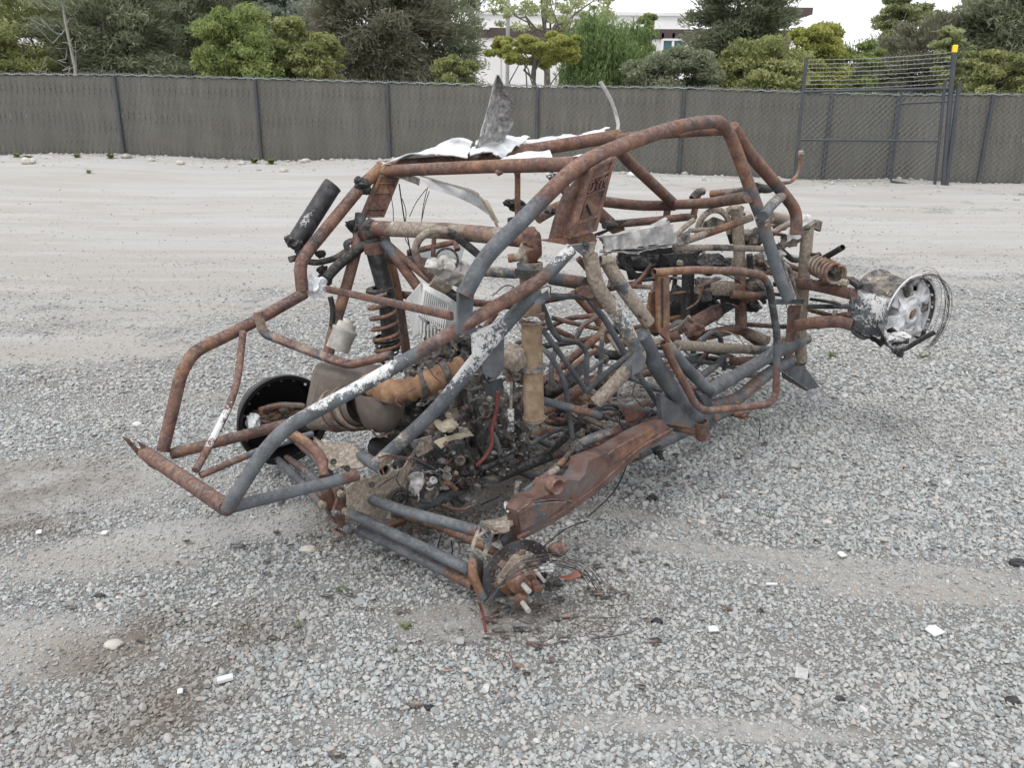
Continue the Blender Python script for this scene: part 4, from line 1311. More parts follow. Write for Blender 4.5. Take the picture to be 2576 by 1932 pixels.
# --- far side rear
T('frame_tube', 'B', [(305, 915), (288, 730), (345, 640), (720, 185), (850, 62)], [-.45, -.46, -.50, -.56, -.58], 31, ['R', 'R', 'Rk', 'R', 'R'], fil=.06)
T('frame_tube', 'B', [(712, 380), (690, 600), (610, 900), (530, 1160), (475, 1400)], (-.55, -.40), 29, ['k', 'Rs', 'R', 'R', 'R'])
T('frame_tube', 'B', [(730, 600), (560, 730), (470, 830)], (-.5, -.45), 26, ['k', 'K', 'K'])
T('brace', 'B', [(510, 1160), (520, 1040), (500, 960)], (-.42, -.42), 14, 'Rk')
T('damper_reservoir', 'B', [(520, 180), (500, 205), (250, 600)], (-.58, -.60), 48, ['K', 'k', 'K'], mat=M['black'], fil=0, hollow=True, n=22)
res = car.children[-1] if car.children else None
for (x, y, rx, sd, w_) in ((250, 590, 46, 3, 'K'), (215, 560, 34, 4, 'K'), (350, 620, 40, 5, 'K'), (300, 650, 44, 14, 'K'), (720, 170, 52, 6, 'Kt'), (700, 150, 34, 16, 'K'), (750, 215, 36, 17, 'Ka'), (680, 470, 60, 7, 'K'), (640, 450, 34, 8, 'K'), (700, 500, 50, 18, 'K'),
                           (470, 810, 46, 9, 'K'), (445, 770, 36, 10, 'K'), (430, 660, 34, 11, 'K'), (480, 850, 34, 15, 'K')):
    c = q1('B', x, y, v=-.54); r = rx / 2.765 / PF * depth(c)
    lump('charred_clamp', c, (r, r * .9, r * .8), w_, .55, sd, 3, 2.4, car)
for k in range(12):                                   # white flecks left of burnt lettering on the reservoir
    s_ = k / 11; p_ = q1('B', 440 - 140 * s_ + random.uniform(-9, 9), 295 + 160 * s_, v=-.60)
    n_ = (CAM - p_) / np.linalg.norm(CAM - p_); p_ = p_ + n_ * .040
    e_ = np.array([-.3, 0, -.4]) * .07; f_ = np.cross(n_, e_) * .5
    plate('paint_fleck', [p_ + e_ * random.uniform(.4, .8), p_ + f_, p_ - e_ * .6, p_ - f_ * .8], .002, 'A', car)
T('coolant_pipe', 'B', [(215, 700), (270, 685), (390, 728), (540, 690), (625, 630), (605, 590), (640, 570), (745, 560), (750, 480)], (-.56, -.52), 16, ['kt', 'tk', 'kt', 'r', 'tk'], fil=.06)
lump('glass_wool', q1('B', 395, 890, v=-.47), (.035, .035, .045), 'A', .9, 3, 4, 2.2, car, M['wool'])
T('flat_bar', 'B', [(480, 905), (860, 985), (1345, 1092)], (-.42, .50), 19, ['Rs', 'rs', 'Rs'], section=(.5, 1.0), fil=0)
for x, y in ((860, 1000), (1200, 1070)): bolt(q1('B', x, y, v=-.1 if x < 900 else .3), CAM - q1('B', x, y, v=0), .010, car, 't')
T('flat_bar', 'X', [(649, 785), (661, 838), (825, 901), (880, 918), (985, 893)], [-.34, -.33, -.12, -.02, .18], 22, ['tr', 'rt', 'tr', 'Rs', 'rsk'], section=(.7, 1.0), fil=.03)
T('torsion_tube', 'X', [(938, 574), (1130, 581), (1340, 602)], (-.46, .46), 42, ['aR', 'aT', 'rT', 'rt', 'rT'], n=20)
lump('tube_end_bracket', P(930, 580, v=-.47), (.05, .04, .045), 'Rk', .4, 21, 3, 2, car)
lump('tube_end_bracket', P(1335, 600, v=.46), (.035, .035, .04), 'Rt', .5, 22, 3, 2, car)
T('brace', 'B', [(870, 570), (960, 690), (1130, 920)], (-.38, -.25), 26, ['k', 'rs', 'R'])
T('brace', 'B', [(900, 590), (1090, 760), (1200, 850)], (-.38, -.2), 18, ['Rk', 'R', 'r'])
T('cross_tube', 'X', [(962, 648), (1085, 662), (1150, 678), (1300, 688)], (-.5, .1), 26, ['R', 'ks', 'st', 'st'])
T('cross_tube', 'X', [(1388, 700), (1475, 714)], (.38, .56), 34, ['ks', 'kr', 'R'])
T('small_frame', 'B', [(1040, 650), (1370, 575), (1385, 630)], (-.4, -.2), 15, 'R', fil=.01)
T('small_frame', 'B', [(1222, 545), (1215, 680)], (-.3, -.3), 12, 'R')
PL('bracket', 'B', [(1037, 635), (1075, 640), (1075, 680), (1037, 675)], -.4, .012, 'Rk')
PL('white_sheet', 'B', [(1100, 640), (1440, 590), (1400, 740), (1280, 790), (1160, 720)], -.45, .004, 'A', mat=M['white'])
# left damper
sh = T('damper_body', 'X', [(937, 600), (945, 640), (972, 735), (978, 800), (985, 880)], (-.44, -.40), 45, ['k', 'k', 'K', 'K', 'K'], mat=M['black'], n=24)
a_, b_ = P(940, 606, v=-.44), P(944, 634, v=-.44); ax_ = (b_ - a_) / np.linalg.norm(b_ - a_)
lathe('collar', a_, ax_, [(0, .030), (0, .043), (.012, .045), (.05, .045), (.052, .03)], 'Rt', sh)
a_ = P(955, 728, v=-.42); lathe('spring_seat', a_, ax_, [(-.008, .03), (-.006, .058), (.006, .060), (.012, .05), (.014, .03)], 'K', sh)
spring('spring', P(955, 735, v=-.42), P(977, 880, v=-.40), .054, .0095, 5.4, ['Tr', 'Rt'], sh)
for k in range(5):
    a_ = P(973 + k * .8, 848 + k * 10, v=-.40); lathe('bellows_ring', a_, ax_, [(-.006, .045), (0, .062 - .003 * k), (.006, .045)], ['Kr', 'K', 'Rk', 'K', 'K'][k], sh)
for k, (x, y, x2, y2) in enumerate(((985, 900, 1010, 935), (990, 930, 960, 965), (1022, 910, 1035, 960), (955, 900, 975, 950))):
    T('burnt_strap', 'X', [(x, y), ((x + x2) / 2 + 8, (y + y2) / 2), (x2, y2)], -.36, 8, 'K')
# fluid loop hose
T('hose', 'B', [(1235, 855), (1130, 740), (1085, 650), (1110, 555), (1220, 485), (1330, 500), (1440, 590), (1560, 690)], [.02, .0, -.02, 0, .05, .1, .12, .15], 20, ['R', 'R', 'rt', 't', 'ta', 'Tk', 'tk', 'ks'], fil=.09, n=16)
T('hose_fitting', 'B', [(1205, 850), (1330, 915)], (.03, .06), 28, ['T', 'Tas'], n=8)
T('hose_fitting', 'B', [(1300, 905), (1400, 975)], (.05, .10), 22, 'Kt')
# throttle body like casting
for (x, y, rx, ry, rz, sd) in ((1230, 740, .035, .04, .03, 1), (1300, 760, .05, .035, .045, 2), (1380, 790, .05, .04, .05, 3), (1330, 720, .05, .03, .02, 4), (1420, 830, .035, .04, .035, 5)):
    lump('cast_housing', q1('B', x, y, v=.12), (rx, ry, rz), 'T', .45, 30 + sd, 3, 2.6, car, M['castalu'])
_c = q1('B', 1310, 700, v=.13); lathe('housing_ring', _c, CAM - _c, [(-.01, .045), (.01, .045), (.01, .036), (-.01, .036)], 'K', car)
box('housing_rib', q1('B', 1365, 780, v=.16), RGT * .006, FWD * .045 - UP * .02, UP * .006 + FWD * .003, 'Tk', car, M['castalu'])
# white finned box
bx_ = [q1('B', x, y, v=vv) for x, y, vv in ((1130, 862, -.10), (1345, 985, .05), (1300, 1190, .05), (1095, 1100, -.10))]
c_ = sum(bx_) / 4
U_ = (bx_[1] - bx_[0]); W_ = (bx_[3] - bx_[0]); N_ = np.cross(U_, W_); N_ /= np.linalg.norm(N_)
if N_ @ (CAM - c_) < 0: N_ = -N_
rb = plate('finned_box', [p - N_ * .04 for p in bx_], .09, 'A', car, M['radiator'])
lf = [q1('B', x, y, v=vv) for x, y, vv in ((1130, 860, -.10), (1035, 970, -.16), (1078, 1245, -.16), (1180, 1190, -.08))]
plate('box_end', lf, .012, 'A', rb, M['radiator'])
for k in range(13):
    s_ = .22 + k * .062
    p0, p1 = bx_[0] + U_ * s_ + W_ * .12, bx_[0] + U_ * s_ + W_ * .86
    V_, F_, _ = sweep_vf([p0 + N_ * .008, p1 + N_ * .008], 1, section=(.0055, .012), up=N_)
    mesh('fin', V_, F_, M['radiator'], rb, None, False)
for k in range(6):
    s_ = .25 + k * .11
    V_, F_, _ = sweep_vf([bx_[0] + U_ * s_ + W_ * .97 + N_ * .01, bx_[0] + U_ * (s_ + .05) + W_ * 1.35 + N_ * .01], 1, section=(.0055, .012), up=N_)
    mesh('fin', V_, F_, M['radiator'], rb, None, False)
# silver cap canister
_a, _b = P(848, 880, v=-.28), P(862, 845, v=-.28); _x = (_b - _a) / np.linalg.norm(_b - _a)
cn = lathe('fluid_cup', _a, _x, [(0, .0), (0, .046), (.075, .048), (.08, .052), (.09, .052), (.092, .040), (.115, .038), (.117, .022), (.13, .022), (.131, 0)], 'T', car, M['castalu'], 28)
bolt(P(884, 838, v=-.26), RGT, .012, cn, 'Tk', 'port'); bolt(P(842, 840, v=-.28), -RGT, .010, cn, 'Tk', 'port')

# --- big brown air box and canisters
V1 = [P(x, y, v=vv) for x, y, vv in ((808, 912, -.25), (962, 918, -.05), (985, 1000, .0), (968, 1075, .02), (900, 1085, -.05), (782, 1078, -.25), (788, 1010, -.27))]
ab = plate('air_box', V1, .20, 'T', car, M['canister'])
m_ = ab.modifiers.new('b', 'BEVEL'); m_.width = .03; m_.segments = 3
lathe('canister_neck', P(835, 1035, v=-.12), P(905, 1020, v=.05) - P(835, 1035, v=-.12), [(0, .0), (0, .07), (.05, .075), (.06, .082), (.07, .075), (.12, .072), (.13, .08), (.14, .072), (.2, .07)], 'T', car, M['canister'], 30)
for s_ in (.2, .55, .85):
    lathe('band_clamp', P(835 + 70 * s_, 1035 - 15 * s_, v=-.12 + .17 * s_), P(905, 1020, v=.05) - P(835, 1035, v=-.12), [(-.008, .078), (-.008, .086), (.008, .086), (.008, .078)], 'Tr', car, None, 30)
lathe('filter_cup', P(962, 1085, v=.10), P(955, 985, v=.10) - P(962, 1085, v=.10), [(0, 0), (.005, .03), (.02, .058), (.05, .078), (.09, .088), (.13, .092), (.17, .09)], 'T', car, M['canister'], 32)
lathe('filter_cup', P(930, 1070, v=-.02), P(925, 985, v=-.02) - P(930, 1070, v=-.02), [(0, 0), (.005, .03), (.02, .058), (.05, .070), (.09, .075), (.13, .078), (.17, .078)], 'T', car, M['canister'], 32)
T('rim_lip', 'C', [(560, 700), (600, 760), (710, 710)], .14, 9, 'Tr', section=(1, .5))
lathe('rubber_mount', P(958, 1125, v=.08), UP + RGT * .2, [(-.03, 0), (-.03, .045), (.0, .05), (.02, .045), (.022, .0)], 'K', car, M['black'], 24)
# corrugated duct
dq = pts('C', [(520, 345), (640, 400), (740, 412), (930, 372), (1060, 315), (1260, 235)], v=[.06, .16, .24, .30, .34, .36])
dd_, di_ = fillet(dq, .12); dd_, di_ = densify(dd_, di_, .006)
rr_ = [.039 + (.006 if (i // 3) % 2 else 0) + (.006 if i > len(dd_) * .62 and (i // 9) % 2 else 0) for i in range(len(dd_))]
V_, F_, W_2 = sweep_vf(dd_, rr_, 22, wear_along(['rt', 'T', 'Tk', 'ta', 'R', 'R', 'R'], np.array(di_) / (len(dq) - 1) * 6, 7))
mesh('corrugated_duct', V_, F_, M['orust'], car, W_2)
lump('duct_ash', q1('C', 870, 372, v=.27), (.035, .03, .012), 'A', .9, 8, 3, 3, car)
for _x, _y, _v in ((645, 402, .16), (935, 372, .31), (1120, 290, .35)):
    lathe('duct_band', q1('C', _x, _y, v=_v), FWD * .9 + UP * (.25 if _x > 1000 else .0) + RGT * .3, [(-.01, .046), (-.01, .053), (.01, .053), (.01, .046)], 'kr', car, None, 26)
T('duct_clip', 'C', [(1000, 430), (1110, 390)], (.28, .3), 12, 'R')
# pulley, red cable, foam piece, hanging rods
lathe('pulley', q1('C', 1022, 920, v=.28), RGT + FWD * -.25, [(0, 0), (0, .012), (.008, .012), (.008, .034), (.014, .036), (.014, .046), (0, .048), (-.02, .046)], 'Kr', car, None, 30)
crumple('foam_scrap', pts('C', [(1000, 790), (1310, 690), (1350, 740), (1060, 850)], v=.34), 16, 7, .02, M['bone'], car, 'T', .06, 22, .02, .010, 5)
lump('foam_knob', q1('C', 1125, 660, v=.32), (.04, .03, .025), 'T', .5, 55, 3, 2.5, car, M['bone'])
T('red_cable', 'X', [(1252, 985), (1250, 1036), (1236, 1082), (1240, 1115), (1222, 1150), (1198, 1172)], .40, 10, 'R', mat=M['redcable'], fil=.05)
T('hanging_rod', 'X', [(1287, 960), (1285, 1035)], .44, 8, 'at'); T('hanging_rod', 'X', [(1285, 1030), (1285, 1083)], .44, 17, 'At')
T('bracket_strap', 'E', [(395, 830), (400, 1080)], .42, 22, 'TR', section=(.5, 1))
lump('tan_coupler', q1('E', 430, 905, v=.44), (.045, .04, .05), 'T', .35, 61, 3, 2.2, car)
lump('tan_coupler', q1('E', 430, 980, v=.43), (.04, .035, .045), 'Tk', .35, 62, 3, 2.2, car)
# lower engine bay plates
PL('side_plate', 'C', [(430, 1085), (620, 1035), (800, 985), (850, 900), (900, 830), (860, 970), (760, 1180), (705, 1235), (655, 1392), (375, 1290), (360, 1140)], (.28), .008, 'T')
crumple('skid_panel', pts('C', [(70, 700), (350, 780), (620, 950), (260, 1010)], v=[-.02, .1, .30, .2]), 26, 14, .018, M['wear'], car, 'Ta', .04, 9, .03, .006, 12)
crumple('skid_panel', pts('C', [(80, 705), (180, 830), (260, 1010), (420, 1000)], v=[-.02, .04, .2, .26]), 14, 8, .012, M['wear'], car, 'Ts', .02, 9, .02, .006, 13)
for x, y in ((268, 940), (372, 990), (560, 1115)):
    lathe('plate_hole', q1('C', x, y, v=.305), CAM - q1('C', x, y, v=.3), [(0, 0), (.002, .009), (-.002, .011)], 'K', car, M['black'], 14)
T('curved_link', 'X', [(700, 1080), (752, 1100), (795, 1133), (816, 1168), (816, 1200)], (.0, .18), 27, ['rs', 'R', 'Rt', 'Rt', 'R'], fil=.08)
# engine: castings, shafts and brackets left standing in the slag
for (x, y, vv, r_, L_2, w_, ax_2) in ((1050, 1195, .30, .045, .06, 'tk', RGT), (1075, 1235, .30, .035, .05, 'ts', RGT), (1108, 1200, .32, .028, .05, 'Tk', RGT + UP * .3), (1150, 1150, .34, .022, .06, 'tk', RGT - FWD * .3), (1022, 1215, .30, .03, .04, 'at', RGT),
                                  (1200, 1090, .36, .02, .08, 'at', UP), (1170, 1215, .34, .018, .06, 'Rk', RGT + UP * .6), (1125, 1045, .30, .03, .06, 'ka', RGT), (1080, 1160 + 60, .33, .016, .07, 'At', RGT + UP)):
    lathe('engine_boss', P(x, y, v=vv - .04), ax_2, [(-.02, r_ * 1.3), (.0, r_ * 1.3), (.002, r_), (L_2 * .6, r_ * .95), (L_2 * .62, r_ * .6), (L_2 * .5, r_ * .55), (L_2 * .5, 0)], w_, car, None, 26)
for (x, y, x2, y2, vv, w, wr) in ((1030, 1150, 1100, 1185, .30, 8, 'tk'), (1085, 1185, 1150, 1230, .34, 7, 'ts'), (1120, 1215, 1145, 1232, .36, 12, 'RT'), (1140, 1000, 1210, 975, .30, 12, 'ks'), (1210, 1180, 1290, 1150, .36, 14, 'ks'), (1000, 1060, 1060, 1090, .16, 22, 'Tk'),
                                  (1170, 900, 1240, 905, .2, 14, 'K'), (1100, 905, 1150, 880, .1, 10, 'R'), (1240, 1090, 1262, 1160, .38, 12, 'sa'), (1190, 1010, 1215, 1120, .34, 16, 'ak'), (1075, 1080, 1120, 1060, .28, 20, 'Tr'), (1260, 1150, 1300, 1130, .4, 10, 'ka')):
    T('engine_pipe', 'X', [(x, y), ((x + x2) / 2 + 4, (y + y2) / 2 - 3), (x2, y2)], vv, w, wr, fil=.04)
for (pp, w_) in (([(1100, 1010), (1160, 1000), (1175, 1040), (1130, 1070), (1095, 1050)], 'tk'), ([(1030, 1110), (1085, 1095), (1090, 1130), (1050, 1150)], 'ts'), ([(1215, 960), (1262, 950), (1268, 990), (1225, 1005)], 'sa'), ([(1120, 1120), (1170, 1110), (1160, 1160)], 'ka'), ([(1060, 960), (1110, 950), (1100, 1000), (1070, 1010)], 'kt')):
    PL('engine_bracket', 'X', pp, .32, .008, w_)
for k in range(14): bolt(P(random.uniform(1030, 1290), random.uniform(980, 1240), v=.36), RGT + UP * random.uniform(-.4, .4), random.uniform(.007, .012), car, random.choice(['Ta', 'Rt', 'ts']))
# melted lumps, crumpled sheets, crumbs
L_ = []
for i, (x, y, vv, rx, ry, rz) in enumerate([
        (1050, 1190, .18, .09, .10, .09), (1020, 1240, .18, .08, .09, .08), (1080, 1240, .20, .07, .09, .06), (1100, 1170, .22, .09, .10, .09), (1150, 1200, .25, .10, .10, .07), (1060, 1120, .08, .09, .10, .10),
        (1120, 1090, .12, .10, .10, .08), (1180, 1120, .22, .08, .09, .12), (1200, 1010, .25, .07, .08, .13), (1240, 1060, .30, .06, .07, .15), (1150, 1010, .05, .09, .09, .07), (1060, 1000, .0, .08, .10, .09),
        (1100, 930, -.05, .10, .12, .08), (1190, 880, .0, .07, .10, .07), (1290, 1090, .32, .06, .07, .10), (1010, 1030, -.05, .07, .1, .08), (1230, 1150, .28, .08, .1, .06), (1110, 880, -.1, .09, .1, .07)]):
    o_ = lump('engine_lump', P(x, y, v=vv - .06), (rx * .95, ry * .9, rz * .95), 'T', 1.05, 80 + i, 4, 2.4, car, M['slag'])
for i, (cs, w, h) in enumerate([((1225, 1020), 85, 80), ((1262, 1070), 75, 160), ((1180, 1050), 70, 90), ((1110, 1000), 120, 60), ((1110, 890), 90, 50), ((1060, 960), 80, 70), ((1090, 1205), 110, 70), ((1170, 1170), 90, 60),
                                ((1270, 1120), 90, 50), ((1040, 1290 - 60), 60, 70), ((1300, 1040), 60, 130), ((1170, 1010), 60, 60)]):
    x, y = cs; v0 = .18 + .014 * i
    crumple('crumpled_sheet', [P(x - w / 2, y - h / 2, v=v0), P(x + w / 2, y - h / 2 + 8, v=v0 + .09), P(x + w / 2 - 10, y + h / 2, v=v0 + .05), P(x - w / 2 + 8, y + h / 2, v=v0 - .04)],
            26, 26, .055, M['slag'] if i % 3 else M['alu'], car, 'T', .22, 16, .03, .003, 130 + i, .35)
V_, F_ = [], []
ev = np.vstack([np.array([o_.matrix_local @ v.co if False else v.co + o_.location for v in o_.data.vertices]) for o_ in bpy.data.objects if o_.parent == car and o_.name.startswith('engine_lump')]) + CAR
for k in range(2600):
    c = ev[random.randrange(len(ev))] + np.random.default_rng(k).normal(0, .004, 3); r = .0022 + .006 * random.random() ** 3
    v, f = lump_vf(c, (r * random.uniform(.6, 2.6), r, r * random.uniform(.4, 1.6)), .9, k % 40, 1, 2)
    F_ += [tuple(q + len(V_) for q in g) for g in f]; V_ += v.tolist()
tag(mesh('engine_crumbs', V_, F_, M['ashplank'], car, smooth=False), kind='stuff')
for k in range(26):                                   # burnt wires in the engine bay
    x, y = random.uniform(1000, 1300), random.uniform(940, 1260); L = [(x, y)]
    an = random.uniform(0, 6.3)
    for j in range(4): an += random.gauss(0, .8); x += 22 * math.cos(an); y += 22 * math.sin(an); L.append((x, y))
    T('burnt_wire', 'X', L, random.uniform(.26, .42), random.uniform(2.5, 6), random.choice(['K', 'Rk', 'tk', 'R', 'tk']), fil=.05, n=6)
_c = q1('C', 770, 1230, v=.30)
for r_ in (.040, .026): 
    V_, F_, _ = sweep_vf([_c + (math.cos(t_) * FWD + math.sin(t_) * UP) * r_ for t_ in np.linspace(0, 6.28, 24)], .006, 8); mesh('coil_ring', V_, F_, M['wear'], car, np.tile(code('Rk'), (len(V_), 1)))
# rear radius-rod bracket
PL('rod_bracket', 'C', [(255, 1130), (330, 1130), (372, 1190), (345, 1300), (350, 1400), (422, 1470), (395, 1500), (300, 1420), (262, 1300), (290, 1220)], .20, .016, 'R')
PL('rod_bracket', 'C', [(150, 1150), (250, 1130), (285, 1220), (262, 1300), (330, 1430), (270, 1400), (200, 1290), (140, 1180)], .14, .03, 'Rt')
for x, y, vv in ((325, 1182, .22), (280, 1328, .21), (372, 1448, .22), (180, 1262, .16), (215, 1360, .17)): bolt(q1('C', x, y, v=vv), RGT, .014, car, 'st')
_c = P(853, 1341, v=.12); _a = FWD * .3 + UP * .9
V_, F_, _ = sweep_vf([_c + (math.cos(t_) * RGT + math.sin(t_) * (FWD * .8 - UP * .5)) * .022 for t_ in np.linspace(0, 6.28, 24)], .008, 10); mesh('shackle_ring', V_, F_, M['wear'], car, np.tile(code('Tr'), (len(V_), 1)))
# radius rods
T('radius_rod', 'X', [(889, 1238), (1000, 1281), (1203, 1337)], (.20, .72), 29, ['tr', 's', 's', 'sr'])
T('radius_rod', 'X', [(990, 1292), (1073, 1312), (1190, 1362), (1270, 1402)], (.12, .74), 21, ['Rk', 'rt', 'R', 'R'])
T('radius_rod', 'X', [(866, 1284), (1000, 1348), (1182, 1434)], (.20, .72), 29, ['rt', 's', 's', 's'])
T('radius_rod', 'X', [(902, 1333), (1000, 1378), (1192, 1472)], (.20, .72), 28, ['rs', 's', 's', 'R'])
T('radius_rod', 'X', [(700, 1158), (760, 1215), (812, 1270)], (-.66, .14), 21, ['s', 's', 'rs'])
T('radius_rod', 'X', [(722, 1152), (770, 1185), (822, 1232)], (-.66, .14), 19, ['rs', 'rt', 's'])
T('radius_rod', 'X', [(740, 1105), (790, 1150), (830, 1195)], (-.66, .14), 19, ['r', 'rt', 's'])
T('cross_strap', 'X', [(972, 1325), (1040, 1302)], (.1, .2), 22, ['R', 'Rt'])
T('thin_cable', 'X', [(1110, 1345), (1098, 1385), (1115, 1412), (1140, 1395), (1135, 1360)], .5, 4, 'K', fil=.03, n=6)
T('thin_cable', 'X', [(1115, 1270), (1140, 1282), (1165, 1282), (1200, 1268)], .5, 5, 'R', fil=.03, n=6)
# lower frame rail
T('lower_rail', 'X', [(1040, 1278), (1146, 1240), (1244, 1204), (1320, 1172), (1385, 1146)], (.22, .34), 29, ['rs', 'tk', 'tk', 'Kt', 'K'])
T('lower_rail', 'X', [(960, 1330), (1020, 1305), (1060, 1288)], (.15, .2), 14, 'R')
PL('skid_strap', 'E', [(680, 1620), (900, 1385), (950, 1400), (935, 1440), (760, 1600), (700, 1650)], .36, .01, 'Kt')

# --- near rear trailing arm (pressed hollow beam)
arm_out = [(1304, 1352), (1347, 1330), (1407, 1292), (1515, 1212), (1600, 1130), (1680, 1082), (1655, 1052), (1600, 1080), (1540, 1118), (1458, 1148), (1450, 1185), (1434, 1204), (1401, 1200), (1378, 1216), (1340, 1245), (1300, 1256), (1285, 1280), (1292, 1320)]
ay_ = [.78, .77, .75, .70, .66, .62, .62, .65, .68, .72, .73, .74, .75, .76, .77, .79, .80, .79]
ao = [P(x, y, v=w) for (x, y), w in zip(arm_out, ay_)]
ta_ = plate('trailing_arm', ao, .075, ['R', 'rs', 'R', 'R', 'R', 'R', 'R', 'R', 'R', 'R', 'Rs', 'R', 'rs', 'rs', 'Ra', 'tA', 'R', 'R'], car, M['darkrust'])
m_ = ta_.modifiers.new('t', 'TRIANGULATE'); m_ = ta_.modifiers.new('s', 'SUBSURF'); m_.subdivision_type = 'SIMPLE'; m_.levels = m_.render_levels = 3
# raised outer lip and sunken pocket
T('arm_lip', 'X', [(1304, 1352), (1407, 1292), (1515, 1212), (1600, 1130), (1690, 1080)], [.815, .79, .74, .70, .66], 9, ['Rt', 'R', 'R', 'R', 'R'])
T('arm_lip', 'X', [(1300, 1290), (1330, 1266), (1400, 1255), (1440, 1262)], [.835, .82, .80, .79], 6, ['rt', 'rs', 'r'])
PL('arm_pocket', 'X', [(1302, 1290), (1340, 1268), (1395, 1262), (1425, 1262), (1380, 1300), (1312, 1335)], .825, .008, 'sr')
PL('arm_web', 'X', [(1470, 1185), (1560, 1120), (1640, 1078), (1655, 1088), (1560, 1155), (1480, 1205)], .735, .006, 'Rs')
lathe('arm_bushing', P(1396, 1222, v=.80), RGT, [(-.01, .0), (.012, .02), (.016, .026), (.0, .03), (-.02, .03)], 'Rt', car, None, 22)
crumple('arm_ash_crust', [P(1262, 1262, v=.74), P(1330, 1232, v=.70), P(1352, 1250, v=.78), P(1270, 1300, v=.80)], 22, 12, .02, M['wear'], car, 'At', .1, 20, .01, .006, 31)
crumple('arm_ash_crust', [P(1225, 1310, v=.74), P(1285, 1300, v=.78), P(1290, 1330, v=.84), P(1228, 1345, v=.80)], 18, 10, .02, M['wear'], car, 'aT', .1, 25, .01, .006, 33)
T('sway_link', 'X', [(1440, 1128), (1500, 1098), (1560, 1082), (1606, 1062)], (.55, .55), 26, ['kt', 'ts', 'Rk', 'Rk'])
T('sway_link', 'X', [(1318, 1240), (1370, 1200), (1420, 1160), (1445, 1125)], (.66, .58), 18, ['as', 'sk', 'kR', 'tk'])
T('sway_link', 'X', [(1362, 1208), (1402, 1180)], (.70, .68), 18, ['tR', 'ts'])
lump('link_end', P(1450, 1135, v=.58), (.03, .03, .035), 'kt', .4, 91, 3, 2, car); lump('link_end', P(1362, 1215, v=.72), (.03, .02, .02), 'R', .4, 92, 3, 2, car)
T('lug', 'X', [(1300, 1245), (1305, 1212)], .62, 16, 'ts')

# --- near rear hub
up_ = [P(1206, 1322, v=.72), P(1244, 1326, v=.74), P(1240, 1350, v=.75), P(1216, 1404, v=.76), P(1186, 1390, v=.74)]
def frame_bar(a, b, w, par, wr='st', nm='upright_bar'):
    V_, F_, _ = sweep_vf([np.array(a), np.array(b)], 1, section=(w, .016), up=RGT); mesh(nm, V_, F_, M['wear'], par, np.tile(code(wr), (len(V_), 1)), False)
upr = plate('upright', [P(1186, 1386, v=.75), P(1218, 1400, v=.77), P(1216, 1408, v=.77), P(1184, 1394, v=.75)], .03, 'st', car)
tl, tr_, br_, bl_ = P(1206, 1322, v=.72), P(1244, 1326, v=.75), P(1217, 1402, v=.77), P(1187, 1388, v=.75)
for a, b in ((tl, bl_), (tr_, br_), (tl, tr_), (tl * .55 + bl_ * .45, tr_ * .55 + br_ * .45), (tl, tr_ * .55 + br_ * .45), (tr_, tl * .55 + bl_ * .45), (bl_, br_)): frame_bar(a, b, .009, upr)
crumple('upright_top', [P(1210, 1318, v=.70), P(1284, 1296, v=.74), P(1292, 1318, v=.80), P(1244, 1332, v=.80)], 16, 8, .008, M['wear'], car, 'Ta', .0, 20, .01, .012, 35, edges='')
T('axle_boot', 'X', [(1240, 1346), (1262, 1335), (1290, 1322)], (.70, .62), 38, ['T', 'Rt', 'R'], hollow=True)
for k in range(5): 
    _c = P(1246 + 9 * k, 1343 - 4.5 * k, v=.71 - .016 * k); lathe('boot_ring', _c, RGT + UP * -.1, [(-.004, .02), (0, .031 + .002 * (k % 2)), (.004, .02)], ['T', 'Rt', 'Rk', 'R', 'Rk'][k], car, None, 22)
T('hub_link', 'X', [(1190, 1400), (1188, 1445), (1208, 1490), (1216, 1505)], (.75, .80), 23, ['tr', 'R', 'rs', 's'])
PL('knuckle_plate', 'X', [(1176, 1420), (1212, 1405), (1210, 1450), (1232, 1500), (1216, 1512), (1180, 1460)], .74, .025, 'rs')
PL('caliper_bracket', 'X', [(1290, 1330), (1306, 1352), (1302, 1372), (1270, 1384), (1262, 1360)], .74, .03, ['R', 'R', 'R', 's', 's'])
HC = P(1300, 1440, v=.80); HA = RGT * .95 + FWD * -.22 + UP * -.08; HA /= np.linalg.norm(HA)
hv = np.cross(HA, FWD); hv /= np.linalg.norm(hv); hu = np.cross(hv, HA)
def hp(r, a, d=0): return HC + (hu * math.cos(a) + hv * math.sin(a)) * r + HA * d
hub = lathe('brake_disc', HC, HA, [(-.003, .082), (-.003, .122), (.003, .122), (.003, .082), (-.003, .082)], 'kr', car, None, 60, smooth=False)
for k in range(30):                                   # drilled cooling holes shown as bright pits
    lathe('vent_hole', hp(.094 + .016 * (k % 2), k * 2 * math.pi / 30, .0035), HA, [(0, 0), (.0008, .0028)], 'T', hub, None, 8)
for k in range(6): 
    a = k * math.pi / 3 + .35
    plate('spider_arm', [hp(.088, a - .13, .0), hp(.088, a + .13, .0), hp(.045, a + .32, .012), hp(.045, a - .32, .012)], .012, 'Tr', hub)
lathe('hub_flange', HC, HA, [(-.05, .03), (-.03, .048), (.0, .05), (.012, .052), (.022, .05), (.024, .03), (.045, .028), (.047, .018), (.06, .016), (.06, .0)], 'TR', hub, None, 36)
for k in range(4):
    a = k * math.pi / 2 + .2; lobe = hp(.055, a, .016)
    lathe('stud_boss', lobe, HA, [(-.02, .022), (.008, .022), (.01, .012)], 'T', hub, None, 18)
    if k in (0, 1, 3): lathe('wheel_stud', lobe, HA, [(0, .0085), (.035, .0085), (.036, .0065), (.075, .0065), (.076, 0)], 'Ta' if k else 'A', hub, M['castalu'] if k != 1 else None, 14)
